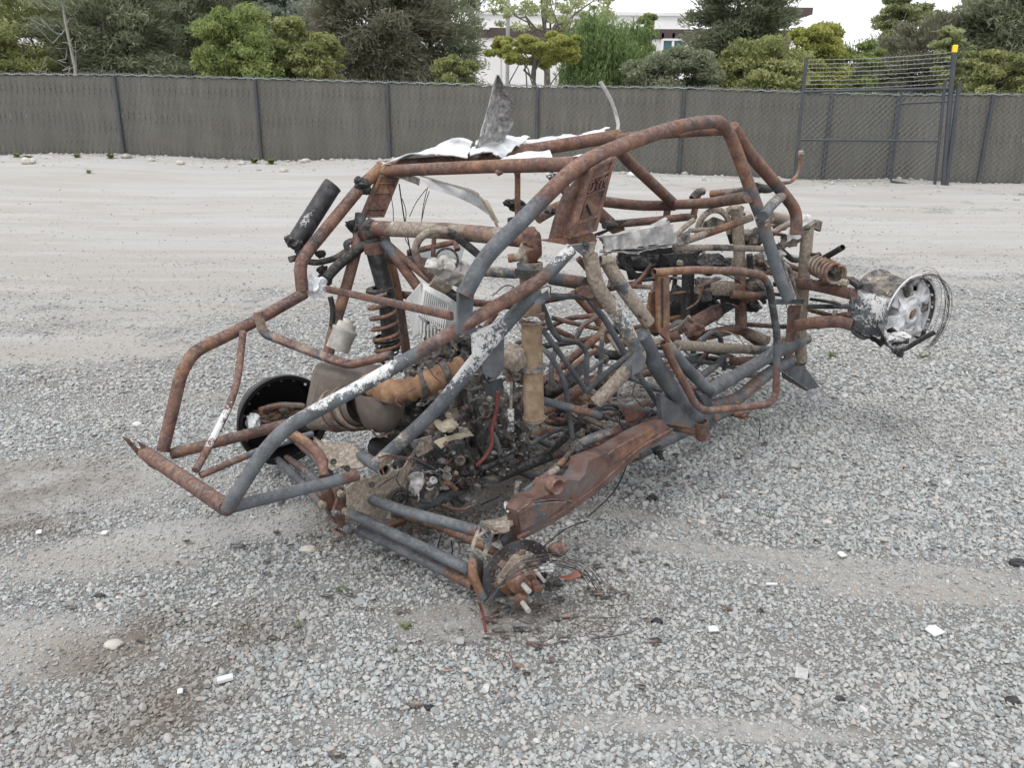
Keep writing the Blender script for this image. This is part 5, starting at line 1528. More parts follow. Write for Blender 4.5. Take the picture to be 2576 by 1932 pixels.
lathe('axle_nut', HC, HA, [(.05, .02), (.07, .02), (.072, .012), (.085, .011), (.085, 0)], 'Rt', hub, None, 6, smooth=False)
plate('hub_cover', [hp(.080, 1.2, .02), hp(.085, 2.0, .018), hp(.080, 2.9, .02), hp(.04, 3.2, .03), hp(.03, 1.4, .034)], .008, 'T', hub)
plate('hub_cover', [hp(.082, 3.5, .02), hp(.078, 4.2, .022), hp(.03, 4.2, .03), hp(.03, 3.4, .03)], .008, 'TR', hub)
lump('caliper', P(1402, 1382, v=.84), (.03, .022, .026), 'TR', .4, 95, 3, 2, car)
lathe('hub_cup', P(1318, 1468, v=.86), HA, [(-.03, .05), (.0, .046), (.012, .04), (.014, .02), (.03, .018), (.03, 0)], 'TR', hub, None, 30)
for _x, _y, _x2, _y2 in ((1314, 1470, 1331, 1488), (1312, 1514, 1330, 1538)):
    T('wheel_stud', 'X', [(_x, _y), ((_x + _x2) / 2, (_y + _y2) / 2), (_x2, _y2)], (.90, .95), 14, ['T', 'Ta', 'A'], n=10, mat=M['castalu'], parent=hub)
    lathe('stud_seat', P(_x, _y, v=.90), HA, [(-.02, .02), (.004, .02), (.006, .01)], 'Rt', hub, None, 18)
lathe('axle_nut', P(1350, 1476, v=.90), HA, [(-.02, .016), (.018, .016), (.02, .01), (.02, 0)], 'Rt', hub, None, 6, smooth=False)
lump('hub_slag', P(1376, 1428, v=.92), (.022, .014, .014), 'A', .8, 96, 4, 2.5, car)
lump('hub_slag', P(1392, 1470, v=.88), (.028, .024, .015), 'ks', .9, 97, 4, 2.3, car)
lump('hub_slag', P(1290, 1515, v=.82), (.045, .03, .02), 'kt', .8, 98, 4, 2.3, car)
crumple('hub_shard', [P(1398, 1448, v=.9), P(1455, 1430, v=.94), P(1468, 1452, v=.96), P(1404, 1456, v=.93)], 14, 6, .008, M['redbit'], car, 'R', .06, 30, .01, .006, 41)
# steel cords of the burnt tyre round the hub and on the ground
for k in range(13):
    o_ = k * 9.0; j = lambda q=7: random.uniform(-q, q)
    T('tyre_cord', 'X', [(1214 + o_ * .30 + j(3), 1522 - o_ * .06), (1252 + o_ * .2 + j(), 1478 - o_ * .3), (1315 + j(), 1440 - o_ * .35 + j(4)), (1390 + j(), 1430 - o_ * .38 + j(5)), (1460 + o_ * .2 + j(12), 1440 - o_ * .15 + j()), (1490 + o_ * .28 + j(14), 1485 + j(26))][(0 if k % 3 else 2):(6 if k % 4 else 4)],
      random.uniform(.90, .96), 2.0, random.choice(['Rk', 'K', 'ks']), fil=.12, n=5)
for k in range(16):
    x, y = random.uniform(1190, 1500), random.uniform(1510, 1640); L = []
    an = random.uniform(-.6, .8); 
    for j in range(4): L.append((x, y)); x += random.uniform(20, 40) * math.cos(an); y += 18 * math.sin(an) + random.uniform(-3, 6); an += random.gauss(0, .4)
    T('tyre_cord', 'X', L, None, random.uniform(2, 3.2), random.choice(['Rk', 'R']), z=[.035, .03 + .03 * random.random(), .035, .03], fil=.1, n=5, mat=M['redcable'] if k % 6 == 0 else None)
T('tyre_cord', 'X', [(1205, 1515), (1215, 1545), (1222, 1590)], None, 8, 'R', z=[.10, .05, .04], mat=M['redcable'], n=6)

# --- near side damper
ds = T('damper_body', 'X', [(1333, 690), (1334, 715), (1338, 850), (1342, 1000), (1344, 1058)], [.44, .44, .46, .48, .48], 53, ['Tr', 'T', 'Tr', 'T', 'T'], n=30, mat=M['ochre'], hollow=True, rough=.005)
dax = P(1343, 1040, v=.48) - P(1336, 760, v=.45); dax /= np.linalg.norm(dax)
for (x, y, r0, h0, w_) in ((1333, 686, .052, .028, 'tk'), (1335, 795, .050, .02, 'Tr'), (1337, 808, .046, .01, 'aT'), (1339, 925, .047, .018, 'at'), (1344, 1050, .044, .006, 'aT'), (1333, 668, .045, .02, 't')):
    lathe('damper_ring', P(x, y, v=.455 + (y - 668) * 6e-5), dax, [(-h0 * .6, .036), (-h0 * .5, r0), (h0 * .5, r0), (h0 * .6, .036)], w_, ds, None, 30)
lump('damper_eye', P(1340, 625, v=.46), (.035, .04, .045), 'Rt', .35, 101, 3, 2, car); lump('damper_eye', P(1318, 640, v=.45), (.022, .02, .04), 'T', .4, 102, 3, 2, car)
T('damper_bolt', 'X', [(1278, 650), (1312, 645)], (.42, .45), 22, ['R', 'T'])
crumple('aluminium_flap', pts('E', [(560, 460), (690, 375), (720, 450), (600, 520)], v=[.58, .64, .66, .60]), 18, 12, .018, M['wear'], car, 'aS', .08, 22, .02, .005, 45)
crumple('aluminium_flap', pts('E', [(460, 590), (640, 590), (660, 640), (500, 640)], v=.53), 18, 8, .02, M['wear'], car, 'At', .2, 25, .01, .004, 46)
# B pillar joint and the twin tubes coming down from it
PL('joint_plate', 'X', [(1425, 618), (1500, 607), (1492, 640), (1474, 650), (1440, 622)], .63, .006, 'at')
PL('joint_plate', 'X', [(1350, 603), (1418, 598), (1490, 585), (1502, 606), (1425, 616)], .60, .010, 'Rt')
for x, y in ((1427, 600), (1484, 578)): bolt(P(x, y, v=.61), UP, .012, car, 'ta')
for x, y in ((1472, 612), (1475, 620)): lathe('plate_hole', P(x, y, v=.638), CAM - P(x, y, v=.638), [(0, 0), (.002, .008), (-.002, .010)], 'K', car, M['black'], 12)
T('side_tube', 'X', [(1484, 640), (1500, 720), (1560, 800), (1610, 895), (1600, 925)], [.62, .63, .64, .66, .66], 38, ['Ta', 'Ta', 'At', 'at', 'sa'], fil=.05)
T('side_tube', 'X', [(1524, 655), (1560, 715), (1632, 812)], (.60, .66), 36, ['Ta', 'sat', 'Tk'], hollow=True)
T('side_tube', 'X', [(1606, 900), (1560, 950), (1500, 1012)], (.66, .56), 36, ['sa', 'Ta', 'Ta'])
T('side_tube', 'X', [(1612, 840), (1655, 930), (1719, 1018), (1768, 1072)], (.66, .62), 42, ['as', 's', 's', 'rs'])
T('side_tube', 'X', [(1672, 861), (1725, 925), (1784, 982)], (.62, .62), 30, ['ts', 's', 's'])
T('tube_ear', 'X', [(1510, 655), (1545, 655)], (.6, .62), 26, 'T', hollow=True)
PL('side_gusset', 'X', [(1600, 870), (1625, 905), (1616, 930), (1590, 945), (1592, 900)], .685, .006, 'sa')
lump('rusted_bracket', P(1490, 735, v=.60), (.055, .02, .025), 'R', .5, 104, 3, 2.4, car); lump('rusted_bracket', P(1520, 755, v=.61), (.04, .02, .03), 'Rt', .5, 105, 3, 2.4, car)
bolt(P(1497, 718, v=.62), RGT, .016, car, 'T')
T('knuckle_strap', 'X', [(1455, 650), (1490, 690), (1520, 765), (1540, 775)], (.56, .60), 16, ['Rt', 'rt', 'R'])
# floor node
PL('foot_gusset', 'X', [(1655, 990), (1700, 1015), (1790, 1030), (1800, 1058), (1770, 1095), (1720, 1075), (1660, 1065)], .63, .04, ['s', 's', 'rs', 's', 'R', 'r', 'rs'])
T('foot_tube', 'X', [(1764, 1060), (1768, 1102)], (.66, .66), 34, ['R', 'Rt'], hollow=True)
T('floor_tube', 'X', [(1640, 1072), (1700, 1075), (1770, 1090)], (.6, .64), 22, ['Rk', 'Rk', 'R'])
T('sill_tube', 'X', [(1782, 985), (1860, 940), (1947, 889), (2028, 852)], (.62, .36), 33, ['s', 's', 's', 'at'])
T('sill_tube', 'X', [(1780, 1024), (1853, 1006), (1900, 965), (1943, 932), (1990, 905)], (.62, .40), 31, ['rs', 'r', 'sr', 'sa', 't'])
for x, y in ((1855, 1015), (1800, 1055), (1726, 1020)): bolt(P(x, y, v=.66), RGT, .010, car, 'R')
PL('node_gusset', 'X', [(1748, 985), (1790, 990), (1785, 1020), (1768, 1028)], .61, .03, 's')
# nerf hoop
T('door_hoop', 'X', [(1645, 685), (1740, 679), (1853, 681), (1915, 690), (1935, 716), (1955, 842), (1952, 995), (1935, 1017), (1860, 1026), (1772, 1034), (1750, 1018), (1700, 925), (1668, 862)],
  [.66, .68, .70, .70, .70, .72, .74, .74, .74, .72, .71, .69, .68], 19, ['R', 'R', 'r', 'Rs', 'sk', 'ks', 'R', 'R', 'R', 'R', 'R', 'R', 'R'], fil=.035, hollow=True)
ch_ = PL('slotted_channel', 'X', [(1651, 694), (1681, 694), (1682, 862), (1652, 835)], .66, .014, 'R')
for k in range(9):
    y = 706 + k * 14; p = P(1667, y, v=.672)
    plate('slot', [p + UP * .010 - FWD * .003, p + UP * .010 + FWD * .003, p - UP * .010 + FWD * .003, p - UP * .010 - FWD * .003], .004, 'K', ch_, M['black'])
PL('channel_flange', 'X', [(1634, 735), (1648, 728), (1650, 836), (1624, 836)], .62, .012, 'R')

# --- seat frames, dark blue grey thin tubes
for L, v_, w, wr in (
        ([(1362, 762), (1389, 832), (1409, 855)], (.40, .36), 15, 's'), ([(1362, 825), (1420, 905), (1475, 985)], (.36, .40), 14, 's'), ([(1382, 743), (1440, 746), (1515, 752)], (.42, .50), 14, ['s', 's', 'sr']),
        ([(1465, 733), (1520, 800), (1581, 905)], (.38, .46), 17, 's'), ([(1409, 852), (1458, 862), (1477, 885), (1475, 985)], (.34, .38), 13, ['a', 's', 's', 's']), ([(1475, 985), (1530, 935), (1595, 882)], (.40, .48), 14, 's'),
        ([(1515, 839), (1512, 900), (1508, 950)], (.2, .2), 12, ['t', 's', 's']), ([(1480, 935), (1515, 908)], (.3, .2), 10, 's'),
        ([(1389, 799), (1450, 815), (1540, 835)], (.0, .1), 12, ['Rk', 'R', 'rs']), ([(1365, 830), (1430, 800), (1505, 793)], (-.1, .1), 13, ['R', 'Rk', 'R']),
        ([(1450, 850), (1465, 818), (1510, 792)], (.1, .12), 13, 'rs'), ([(1382, 948), (1440, 900), (1521, 832)], (.05, .15), 20, ['R', 'R', 'R']), ([(1365, 1036), (1410, 1010), (1455, 981), (1500, 955)], (.22, .30), 28, ['Rt', 'R', 'R', 'R']),
        ([(1500, 880), (1450, 915), (1400, 960)], (.2, .18), 14, 'Rs'), ([(1602, 936), (1635, 985), (1668, 1040)], (.5, .55), 14, 's'), ([(1531, 1014), (1590, 1025), (1655, 1040)], (.5, .58), 13, ['r', 's', 's']),
        ([(1365, 1008), (1415, 1021), (1460, 1032), (1511, 1046)], (.44, .54), 21, ['s', 's', 'sR', 's']), ([(1400, 870), (1385, 930), (1390, 985)], (.2, .3), 13, 'ks'), ([(1540, 820), (1580, 850), (1600, 865)], (.3, .35), 13, 'ks'),
        ([(1735, 912), (1751, 865), (1790, 834), (1810, 842), (1821, 889), (1822, 930)], [.25, .22, .15, .12, .1, .1], 13, ['s', 'sa', 'a', 's', 's', 's']), ([(1760, 950), (1800, 920), (1820, 900)], (.35, .2), 17, ['rs', 's', 's']),
        ([(1740, 935), (1765, 905), (1780, 885)], (.2, .1), 14, ['s', 'rs', 'R']), ([(1700, 870), (1760, 878), (1820, 890)], (.3, .1), 11, 's'), ([(1650, 890), (1700, 900), (1800, 915), (1870, 930)], (.4, .0), 12, ['s', 'ks', 's', 's']),
        ([(1690, 930), (1690, 975)], (.45, .45), 12, 's'), ([(1640, 1020), (1690, 975), (1740, 930)], (.5, .3), 14, ['s', 'sk', 's']), ([(1660, 1040), (1700, 990)], (.5, .45), 12, 's'), ([(1720, 880), (1735, 895), (1755, 890)], (.3, .3), 6, 's'),
        ([(1520, 815), (1560, 880), (1590, 905)], (-.1, .1), 22, ['T', 'Tk', 'k']), ([(1500, 890), (1560, 895), (1600, 890)], (-.15, .05), 26, 'Kr'), ([(1430, 1030), (1480, 1000)], (.1, .1), 18, 'Rk'),
        ([(1560, 850), (1610, 862), (1700, 880)], (-.2, -.1), 16, 'Tk'), ([(1395, 1040), (1380, 1050), (1420, 1058)], (.2, .2), 10, 'R'), ([(1440, 735), (1500, 800), (1530, 860)], (-.25, -.2), 18, 'R')):
    T('seat_frame_tube', 'X', L, v_, w, wr, fil=.04)
PL('seat_plate', 'X', [(1422, 945), (1470, 900), (1476, 930), (1450, 960), (1425, 955)], .2, .005, 's')
PL('floor_plate', 'X', [(1553, 1020), (1600, 1028), (1650, 1045), (1600, 1060), (1577, 1062)], .56, .006, 'R')
T('floor_loop', 'X', [(1500, 1040), (1512, 1020), (1540, 1018), (1568, 1040), (1560, 1056)], .52, 10, 'K', section=(1, .4))
PL('pedal_tray', 'X', [(1380, 965), (1400, 960), (1440, 1000), (1425, 1040), (1385, 1030)], .1, .02, 'Rk')
lump('rusted_drivetrain', P(1400, 975, v=.10), (.08, .06, .05), 'Rk', .6, 111, 4, 2.3, car); lump('rusted_drivetrain', P(1430, 1000, v=.08), (.07, .06, .04), 'R', .6, 112, 4, 2.3, car)

# --- front bay
T('front_post', 'X', [(2032, 570), (2022, 700), (2012, 842), (2016, 908)], (.36, .38), 30, ['T', 'T', 'T', 'Ta'])
T('front_post', 'X', [(1998, 905), (2018, 908)], (.30, .36), 30, 'T', hollow=True)
PL('post_cap', 'X', [(2018, 575), (2052, 552), (2066, 556), (2060, 582), (2045, 574), (2030, 578)], .37, .03, 'Tk')
crumple('scorched_panel', [P(2002, 520, v=.30), P(2048, 535, v=.30), P(2018, 600, v=.36), P(1972, 618, v=.40)], 26, 26, .03, M['alu'], car, 'T', .10, 15, .02, .004, 51)
crumple('scorched_panel', [P(1960, 590, v=.3), P(2030, 580, v=.3), P(2020, 615, v=.36), P(1955, 622, v=.36)], 20, 12, .03, M['wear'], car, 'Tk', .12, 15, .02, .004, 52)
T('nose_tube', 'X', [(1955, 620), (1995, 655), (2040, 650), (2060, 640)], (.3, .2), 14, ['K', 'K', 'k'], fil=.04)
PL('cross_strap', 'X', [(1940, 752), (2022, 752), (2020, 764), (1940, 766)], .42, .012, 's')
PL('cross_strap', 'X', [(1985, 768), (2014, 768), (1985, 930), (1970, 935), (1978, 850)], .41, .010, 'Rt')
PL('skid_plate', 'X', [(1966, 932), (2012, 908), (2062, 974), (2035, 980)], (.30), .006, 'sa'); PL('skid_plate', 'X', [(1966, 934), (2035, 982), (2028, 984), (1968, 950)], .32, .006, 'Ks')
T('steering_shaft', 'G', [(580, 395), (800, 320), (1000, 245)], (.2, .35), 19, ['T', 'Rt', 'T'])
T('steering_shaft', 'G', [(500, 440), (780, 440), (1080, 448)], (.30, .36), 16, ['T', 'Tk', 'kT', 'sT'])
T('dash_brace', 'G', [(600, 330), (790, 322)], (.1, .1), 12, 'T')
T('belt_tube', 'X', [(1520, 566), (1630, 556), (1747, 544)], (-.42, -.40), 20, ['Rk', 'R', 'R'])
T('dash_post', 'G', [(900, 190), (915, 420), (925, 640), (930, 940)], (.0, .1), 26, ['Ts', 'T', 'rT', 'RT'], section=(1, .7))
T('dash_post', 'G', [(590, 470), (590, 640), (580, 900)], (-.1, -.1), 28, ['Kt', 'K', 'Kr'], section=(1, .7))
for L, v_, w, wr in (
        ([(1760, 475), (1745, 540)], (-.3, -.3), 16, 'TR'), ([(1742, 500), (1752, 486), (1768, 480)], (-.3, -.3), 20, 'Tk'), ([(1790, 488), (1875, 480)], (-.1, .1), 20, ['R', 'Tk']),
        ([(1900, 470), (1930, 476), (1945, 470)], (.3, .2), 22, 'Ks'), ([(1935, 545), (1985, 555), (2010, 560)], (.2, .0), 28, ['Ta', 'T', 'T']), ([(1925, 600), (1960, 575), (1990, 560)], (.3, .2), 16, 'T'),
        ([(1940, 585), (1975, 592)], (.3, .3), 9, 'R'), ([(1690, 600), (1735, 560), (1745, 553)], (.2, .2), 14, 'T'), ([(1850, 660), (1990, 690), (2040, 712)], (.0, -.1), 26, ['T', 'TR', 'T']),
        ([(1840, 740), (1900, 745), (1930, 742)], (.1, .2), 22, ['R', 'Rk', 'k']), ([(1845, 680), (1925, 690)], (.0, .1), 26, ['T', 'Tk']), ([(1780, 655), (1900, 660)], (-.1, .0), 18, ['k', 'Kt']),
        ([(1830, 570), (1842, 610)], (-.2, -.2), 14, 'K'), ([(1885, 640), (1890, 690)], (.1, .1), 16, 'K'), ([(1690, 740), (1730, 735), (1760, 720)], (-.1, -.1), 10, 'Rk'), ([(1680, 790), (1740, 760), (1850, 740)], (-.3, -.1), 12, 'K'),
        ([(1782, 842), (1853, 826), (1931, 857)], [.1, .0, .2], 26, ['R', 'Rt', 'T']), ([(1853, 826), (1900, 860), (1930, 880)], (.0, .1), 16, 'Rk'), ([(1704, 868), (1800, 874), (1962, 884)], (.3, .2), 25, ['T', 'T', 's']),
        ([(1840, 910), (1920, 905), (1980, 912)], (.1, .2), 22, ['R', 'rs', 's']), ([(1860, 940), (1930, 945), (1990, 900)], (.3, .3), 18, ['R', 'Rs', 'Rs']), ([(1870, 815), (1960, 822), (2010, 820)], (-.1, .1), 12, 'Rk'),
        ([(1680, 800), (1700, 700), (1690, 640)], (-.35, -.35), 12, 'K'), ([(1575, 640), (1590, 700)], (-.3, -.3), 20, 'Kt'), ([(1600, 705), (1650, 702), (1690, 700)], (-.2, -.2), 9, 'K'), ([(1590, 720), (1640, 722)], (.3, .4), 12, 'Tr'),
        ([(1960, 660), (1985, 672), (2000, 740)], (.45, .45), 14, 'ts'), ([(1920, 905), (1960, 850)], (.5, .45), 10, 's')):
    T('front_bay_tube', 'X', L, v_, w, wr, fil=.05)
# gearbox, driveshaft
T('driveshaft', 'X', [(1735, 822), (1765, 805), (1800, 785)], (.05, .0), 40, ['tR', 'Rt', 'Ra'])
T('driveshaft', 'X', [(1800, 785), (1850, 757), (1860, 745)], (.0, -.05), 30, ['kR', 'K', 'K'])
lump('driveshaft_yoke', P(1745, 830, v=.06), (.05, .05, .05), 'Rt', .45, 121, 4, 2, car); lump('driveshaft_yoke', P(1690, 850, v=.1), (.045, .05, .035), 'Rk', .35, 122, 3, 2, car)
_c = P(1710, 835, v=.12); V_, F_, _ = sweep_vf([_c + (math.cos(t_) * (FWD * .5 + RGT * .8) + math.sin(t_) * UP) * .05 for t_ in np.linspace(-.4, 3.6, 18)], 1, section=(.03, .006), up=RGT); mesh('guard_loop', V_, F_, M['wear'], car, np.tile(code('sr'), (len(V_), 1)))
T('gearbox_cover', 'X', [(1759, 722), (1810, 724), (1853, 728)], (.02, .06), 34, ['Tr', 'T', 'TR'], section=(1, 1))
for (x, y, vv, rx, ry, rz, w_, sd, am) in ((1790, 665, -.05, .10, .08, .05, 'TK', 1, .5), (1850, 745, .05, .08, .06, .04, 'Rk', 2, .5), (1900, 720, .1, .05, .05, .05, 'Tk', 3, .5), (1720, 650, -.2, .08, .05, .06, 'K', 4, .6), (1660, 650, -.3, .12, .05, .05, 'K', 5, .5),
                                      (1600, 660, -.3, .12, .05, .05, 'K', 6, .5), (1760, 760, -.2, .10, .08, .07, 'K', 7, .5), (1700, 770, -.25, .06, .06, .10, 'K', 8, .5), (1890, 600, .0, .06, .05, .05, 'Tk', 9, .5), (1930, 660, .1, .07, .06, .04, 'Tk', 10, .6),
                                      (1960, 560, .1, .05, .04, .04, 'T', 11, .6), (1850, 530, -.2, .05, .04, .04, 'T', 12, .6), (1980, 870, .2, .05, .05, .05, 'T', 13, .5), (1660, 600, -.2, .06, .04, .03, 'Tk', 14, .6), (1890, 770, .1, .05, .05, .03, 'Kr', 15, .5), (1945, 640, .3, .05, .04, .03, 'A', 16, .7)):
    lump('front_bay_casting', P(x, y, v=vv), (rx, ry, rz), w_, am, 140 + sd, 3, 2.4, car)
PL('gearbox_bracket', 'X', [(1665, 640), (1735, 635), (1745, 655), (1710, 672), (1680, 655)], .1, .010, 'Ks')
bolt(P(1709, 661, v=.12), RGT, .014, car, 'T')
for x, y in ((1775, 712), (1888, 712), (1778, 745)): box('mount_block', P(x, y, v=.08), RGT * .012, FWD * .03, UP * .025, 'ks', car)
# pierced dark side pan
pan = [P(x, y, v=-.25) for x, y in ((1555, 640), (1700, 628), (1745, 640), (1740, 676), (1640, 690), (1600, 694), (1570, 664))]
for a, b in zip(pan, pan[1:] + pan[:1]):
    V_, F_, _ = sweep_vf([a, b], 1, section=(.03, .01), up=RGT); mesh('pan_rib', V_, F_, M['wear'], car, np.tile(code('K'), (len(V_), 1)), False)
PL('pan_panel', 'X', [(1625, 640), (1645, 638), (1642, 690), (1625, 692)], -.25, .02, 'K'); PL('pan_panel', 'X', [(1660, 636), (1740, 640), (1738, 670), (1662, 688)], -.26, .02, 'K')
# arched instrument ring
_c = P(1795, 580, v=-.05); V_, F_, _ = sweep_vf([_c + (math.cos(t_) * (FWD * .85 + RGT * .3) + math.sin(t_) * UP) * .105 for t_ in np.linspace(-.2, 3.4, 24)], 1, section=(.03, .018), up=RGT); mesh('arched_frame', V_, F_, M['wear'], car, np.tile(code('T'), (len(V_), 1)))
PL('arch_panel', 'X', [(1770, 558), (1795, 545), (1828, 556), (1832, 580), (1765, 582)], -.03, .01, 'Tk')
# layered ash slab lying on the tunnel
sl_ = [[(1498, 600), (1560, 585), (1682, 548), (1708, 590), (1700, 622), (1600, 632), (1503, 636)]]
for k in range(7):
    crumple('ash_layer', [P(1498 + 3 * k, 592 + 5 * k, v=.22), P(1682 + 4 * k, 545 + 5 * k, v=.18), P(1700 + 3 * k, 560 + 9 * k, v=.32), P(1500, 600 + 6 * k, v=.36)], 40, 12, .012, M['ashplank'], car, 'A', .10, 11, .02, .007, 60 + k)
crumple('ash_layer', [P(1500, 598, v=.36), P(1690, 556, v=.33), P(1706, 615, v=.34), P(1504, 638, v=.37)], 44, 16, .02, M['ashplank'], car, 'A', .08, 14, .0, .01, 68)
PL('slab_bracket', 'X', [(1490, 602), (1560, 565), (1550, 555), (1580, 552), (1540, 580), (1495, 588)], .15, .008, 'Kt')
crumple('side_wrap', [P(1700, 590, v=.30), P(1738, 575, v=.30), P(1735, 615, v=.34), P(1690, 625, v=.34)], 16, 12, .02, M['slag'], car, 'A', .1, 18, .0, .006, 69)

# --- front suspension, near side
fr = [.50, .62, .78]
T('a_arm', 'H', [(200, 990), (330, 965), (600, 950), (720, 985)], [.45, .52, .64, .70], 30, ['RT', 'R', 'Rt', 'R'], section=(.6, 1))
T('a_arm', 'H', [(310, 840), (540, 905), (690, 880)], [.35, .55, .68], 16, ['R', 'R', 'Rt'], section=(1, .6))
T('a_arm', 'H', [(160, 590), (330, 610), (600, 670), (735, 705)], [.32, .45, .60, .70], 27, ['RT', 'R', 'R', 'R'], section=(.6, 1))
T('a_arm', 'H', [(400, 590), (610, 560), (700, 560), (790, 635)], [.5, .6, .66, .72], 18, ['R', 'Rt', 'rk', 'K'], section=(1, .7))
T('a_arm', 'H', [(90, 420), (240, 480)], (.1, .2), 14, ['R', 'Rt'])
T('a_arm', 'H', [(200, 560), (330, 590)], (.2, .3), 20, 'T')
T('tie_rod', 'H', [(310, 815), (720, 812)], (.4, .70), 12, ['s', 'sk', 's'])
T('tie_rod', 'H', [(330, 745), (560, 780), (600, 800)], (.4, .7), 8, 'Kr')
T('brace', 'H', [(560, 850), (545, 905)], (.6, .6), 12, 'T')
T('damper_rod', 'H', [(350, 410), (480, 350), (625, 265)], (.42, .62), 15, ['K', 'Ks', 'K'], mat=M['black'], hollow=True)
T('damper_rod', 'H', [(340, 330), (420, 340)], (.4, .46), 9, 'K')
_a, _b = q1('H', 385, 430, v=.46), q1('H', 575, 520, v=.62)
spring('spring', _a, _b, .045, .0085, 6, ['rT', 'Tr'], car)
T('damper_rod', 'H', [(385, 430), (575, 520)], (.46, .62), 18, 'Kt')
bolt(q1('H', 632, 592, v=.7), RGT, .018, car, 'Ta')
# wheel
wax = np.array([.50, -.862, -.02]); wax /= np.linalg.norm(wax)
WC = P(2292, 791, v=.90)
rs_ = np.random.default_rng(5); hole = rs_.random((40, 60))
WK = .90
prof = [(-.235, .180), (-.235, .190), (-.228, .192), (-.222, .184), (-.19, .178), (-.15, .172), (-.11, .168), (-.07, .162), (-.045, .168), (-.025, .184), (-.008, .198), (.0, .208), (.006, .205), (.004, .190)]
prof = [(h_ * WK, r_ * WK) for h_, r_ in prof]
def kp(i, f):  # torn lower part of the barrel
    a = (f * 360) % 360
    return not (135 < a < 232 and 4 <= i <= 9 and not (i == 4 and a < 150))
rim = lathe('wheel', WC, wax, prof, 'As', car, None, 60, keep=kp)
for _i, _v in enumerate(rim.data.vertices):
    _a = (_i % 60) / 60 * 360; _h = _i // 60
    _c4 = (.0, .93, .25, .12) if 55 < _a < 250 and _h > 2 else ((.25, .55, .6, .55) if _h < 11 else (0, 1.1, 0, .2))
    rim.data.color_attributes['wear'].data[_i].color = _c4
m_ = rim.modifiers.new('s', 'SOLIDIFY'); m_.thickness = .006
V_, F_ = lathe_vf(WC, wax, [(-.235, .2), (-.15, .165), (-.15, .155)], 60)
W_ = np.array([code('K')] * len(V_))
def wp(r, a, d=0):
    a1 = UP - wax * (UP @ wax); a1 /= np.linalg.norm(a1); b1 = np.cross(wax, a1)
    return WC + ((a1 * math.cos(a) + b1 * math.sin(a)) * r + wax * d) * .90
face = lathe('wheel_face', WC, wax, [(-.011, .169), (-.03, .148), (-.04, .13)], 'A', rim, M['whitealu'], 60)
crumple('melted_face', [wp(.17, 2.0, -.012), wp(.18, .6, -.012), wp(.18, -.9, -.012), wp(.17, -2.5, -.012)], 38, 38, .045, M['whitealu'], rim, 'A', .10, 13, .0, .006, 87, .12)
for k in range(8):                                    # melted spokes
    a = k * math.pi / 4 + .2; j = rs_.uniform(-.01, .01)
    plate('spoke', [wp(.172, a - .22, -.028), wp(.172, a + .22, -.028), wp(.085, a + .26, -.012 + j), wp(.085, a - .26, -.012 + j)], .014, 'At', rim, M['whitealu'] if k % 3 else M['slag'])
for k in range(16):
    a = k * math.pi / 8 + .1; bolt(wp(.178, a, -.012), wax, .006, rim, 'At', 'rim_bolt')
lathe('wheel_hub', WC, wax, [(-.06, .09), (-.010, .088), (-.002, .08), (-.006, .072), (-.02, .07), (-.02, .045), (.008, .043), (.012, .03), (.008, .026), (-.01, .024), (-.01, 0)], 'At', rim, M['alu'], 40)
for k in range(4): lathe('lug_hole', wp(.062, k * math.pi / 2 + .6, -.026), wax, [(0, .0), (.001, .015), (-.002, .018)], 'Kr', rim, None, 16)
lump('hub_rust', wp(.0, 0, -.01), (.02, .02, .02), 'R', .5, 77, 3, 2, car)
for k in range(7):
    a = rs_.uniform(2.2, 4.2); lump('wheel_slag', wp(rs_.uniform(.12, .2), a, rs_.uniform(-.05, .02)), (.035, .025, .02), 'At' if k % 2 else 'Ks', .7, 160 + k, 3, 2.4, car)
crumple('melted_lip', [wp(.20, 2.3, -.23), wp(.22, 3.1, -.12), wp(.20, 3.3, -.12), wp(.17, 2.4, -.23)], 22, 8, .02, M['wear'], car, 'Kt', .1, 18, .02, .008, 82)
crumple('melted_lip', [wp(.215, 3.25, -.10), wp(.23, 2.9, .03), wp(.19, 2.9, .03), wp(.17, 3.2, -.08)], 22, 8, .02, M['wear'], car, 'Ks', .08, 18, .02, .008, 83)
T('melted_lip', 'H', [(1080, 1225), (1200, 1215), (1350, 1120), (1480, 1050)], (1.0, 1.14), 12, ['K', 'Ka', 'K'], section=(.5, 1))
lathe('brake_drum', WC - wax * .12, wax, [(-.02, 0), (-.02, .11), (.02, .12), (.04, .10), (.06, .05), (.08, 0)], 'RK', rim, None, 30)
for k in range(15):                                   # bead wires standing off the wheel
    ph = k * .03; d0 = rs_.uniform(.02, .075); r0 = rs_.uniform(.200, .240)
    L = [wp(r0 + .01 * math.sin(3 * t_ + k), t_ + ph, d0 * math.sin((t_ + 2.6) / 2.4 * 1.2) if False else d0) for t_ in np.linspace(-2.9 + .15 * rs_.random(), .2 - .5 * rs_.random(), 22)]
    V_, F_, _ = sweep_vf(L, .0010, 4); mesh('tyre_cord', V_, F_, M['wear'], car, np.tile(code(['ks', 'tk', 'kr'][k % 3]), (len(V_), 1)))

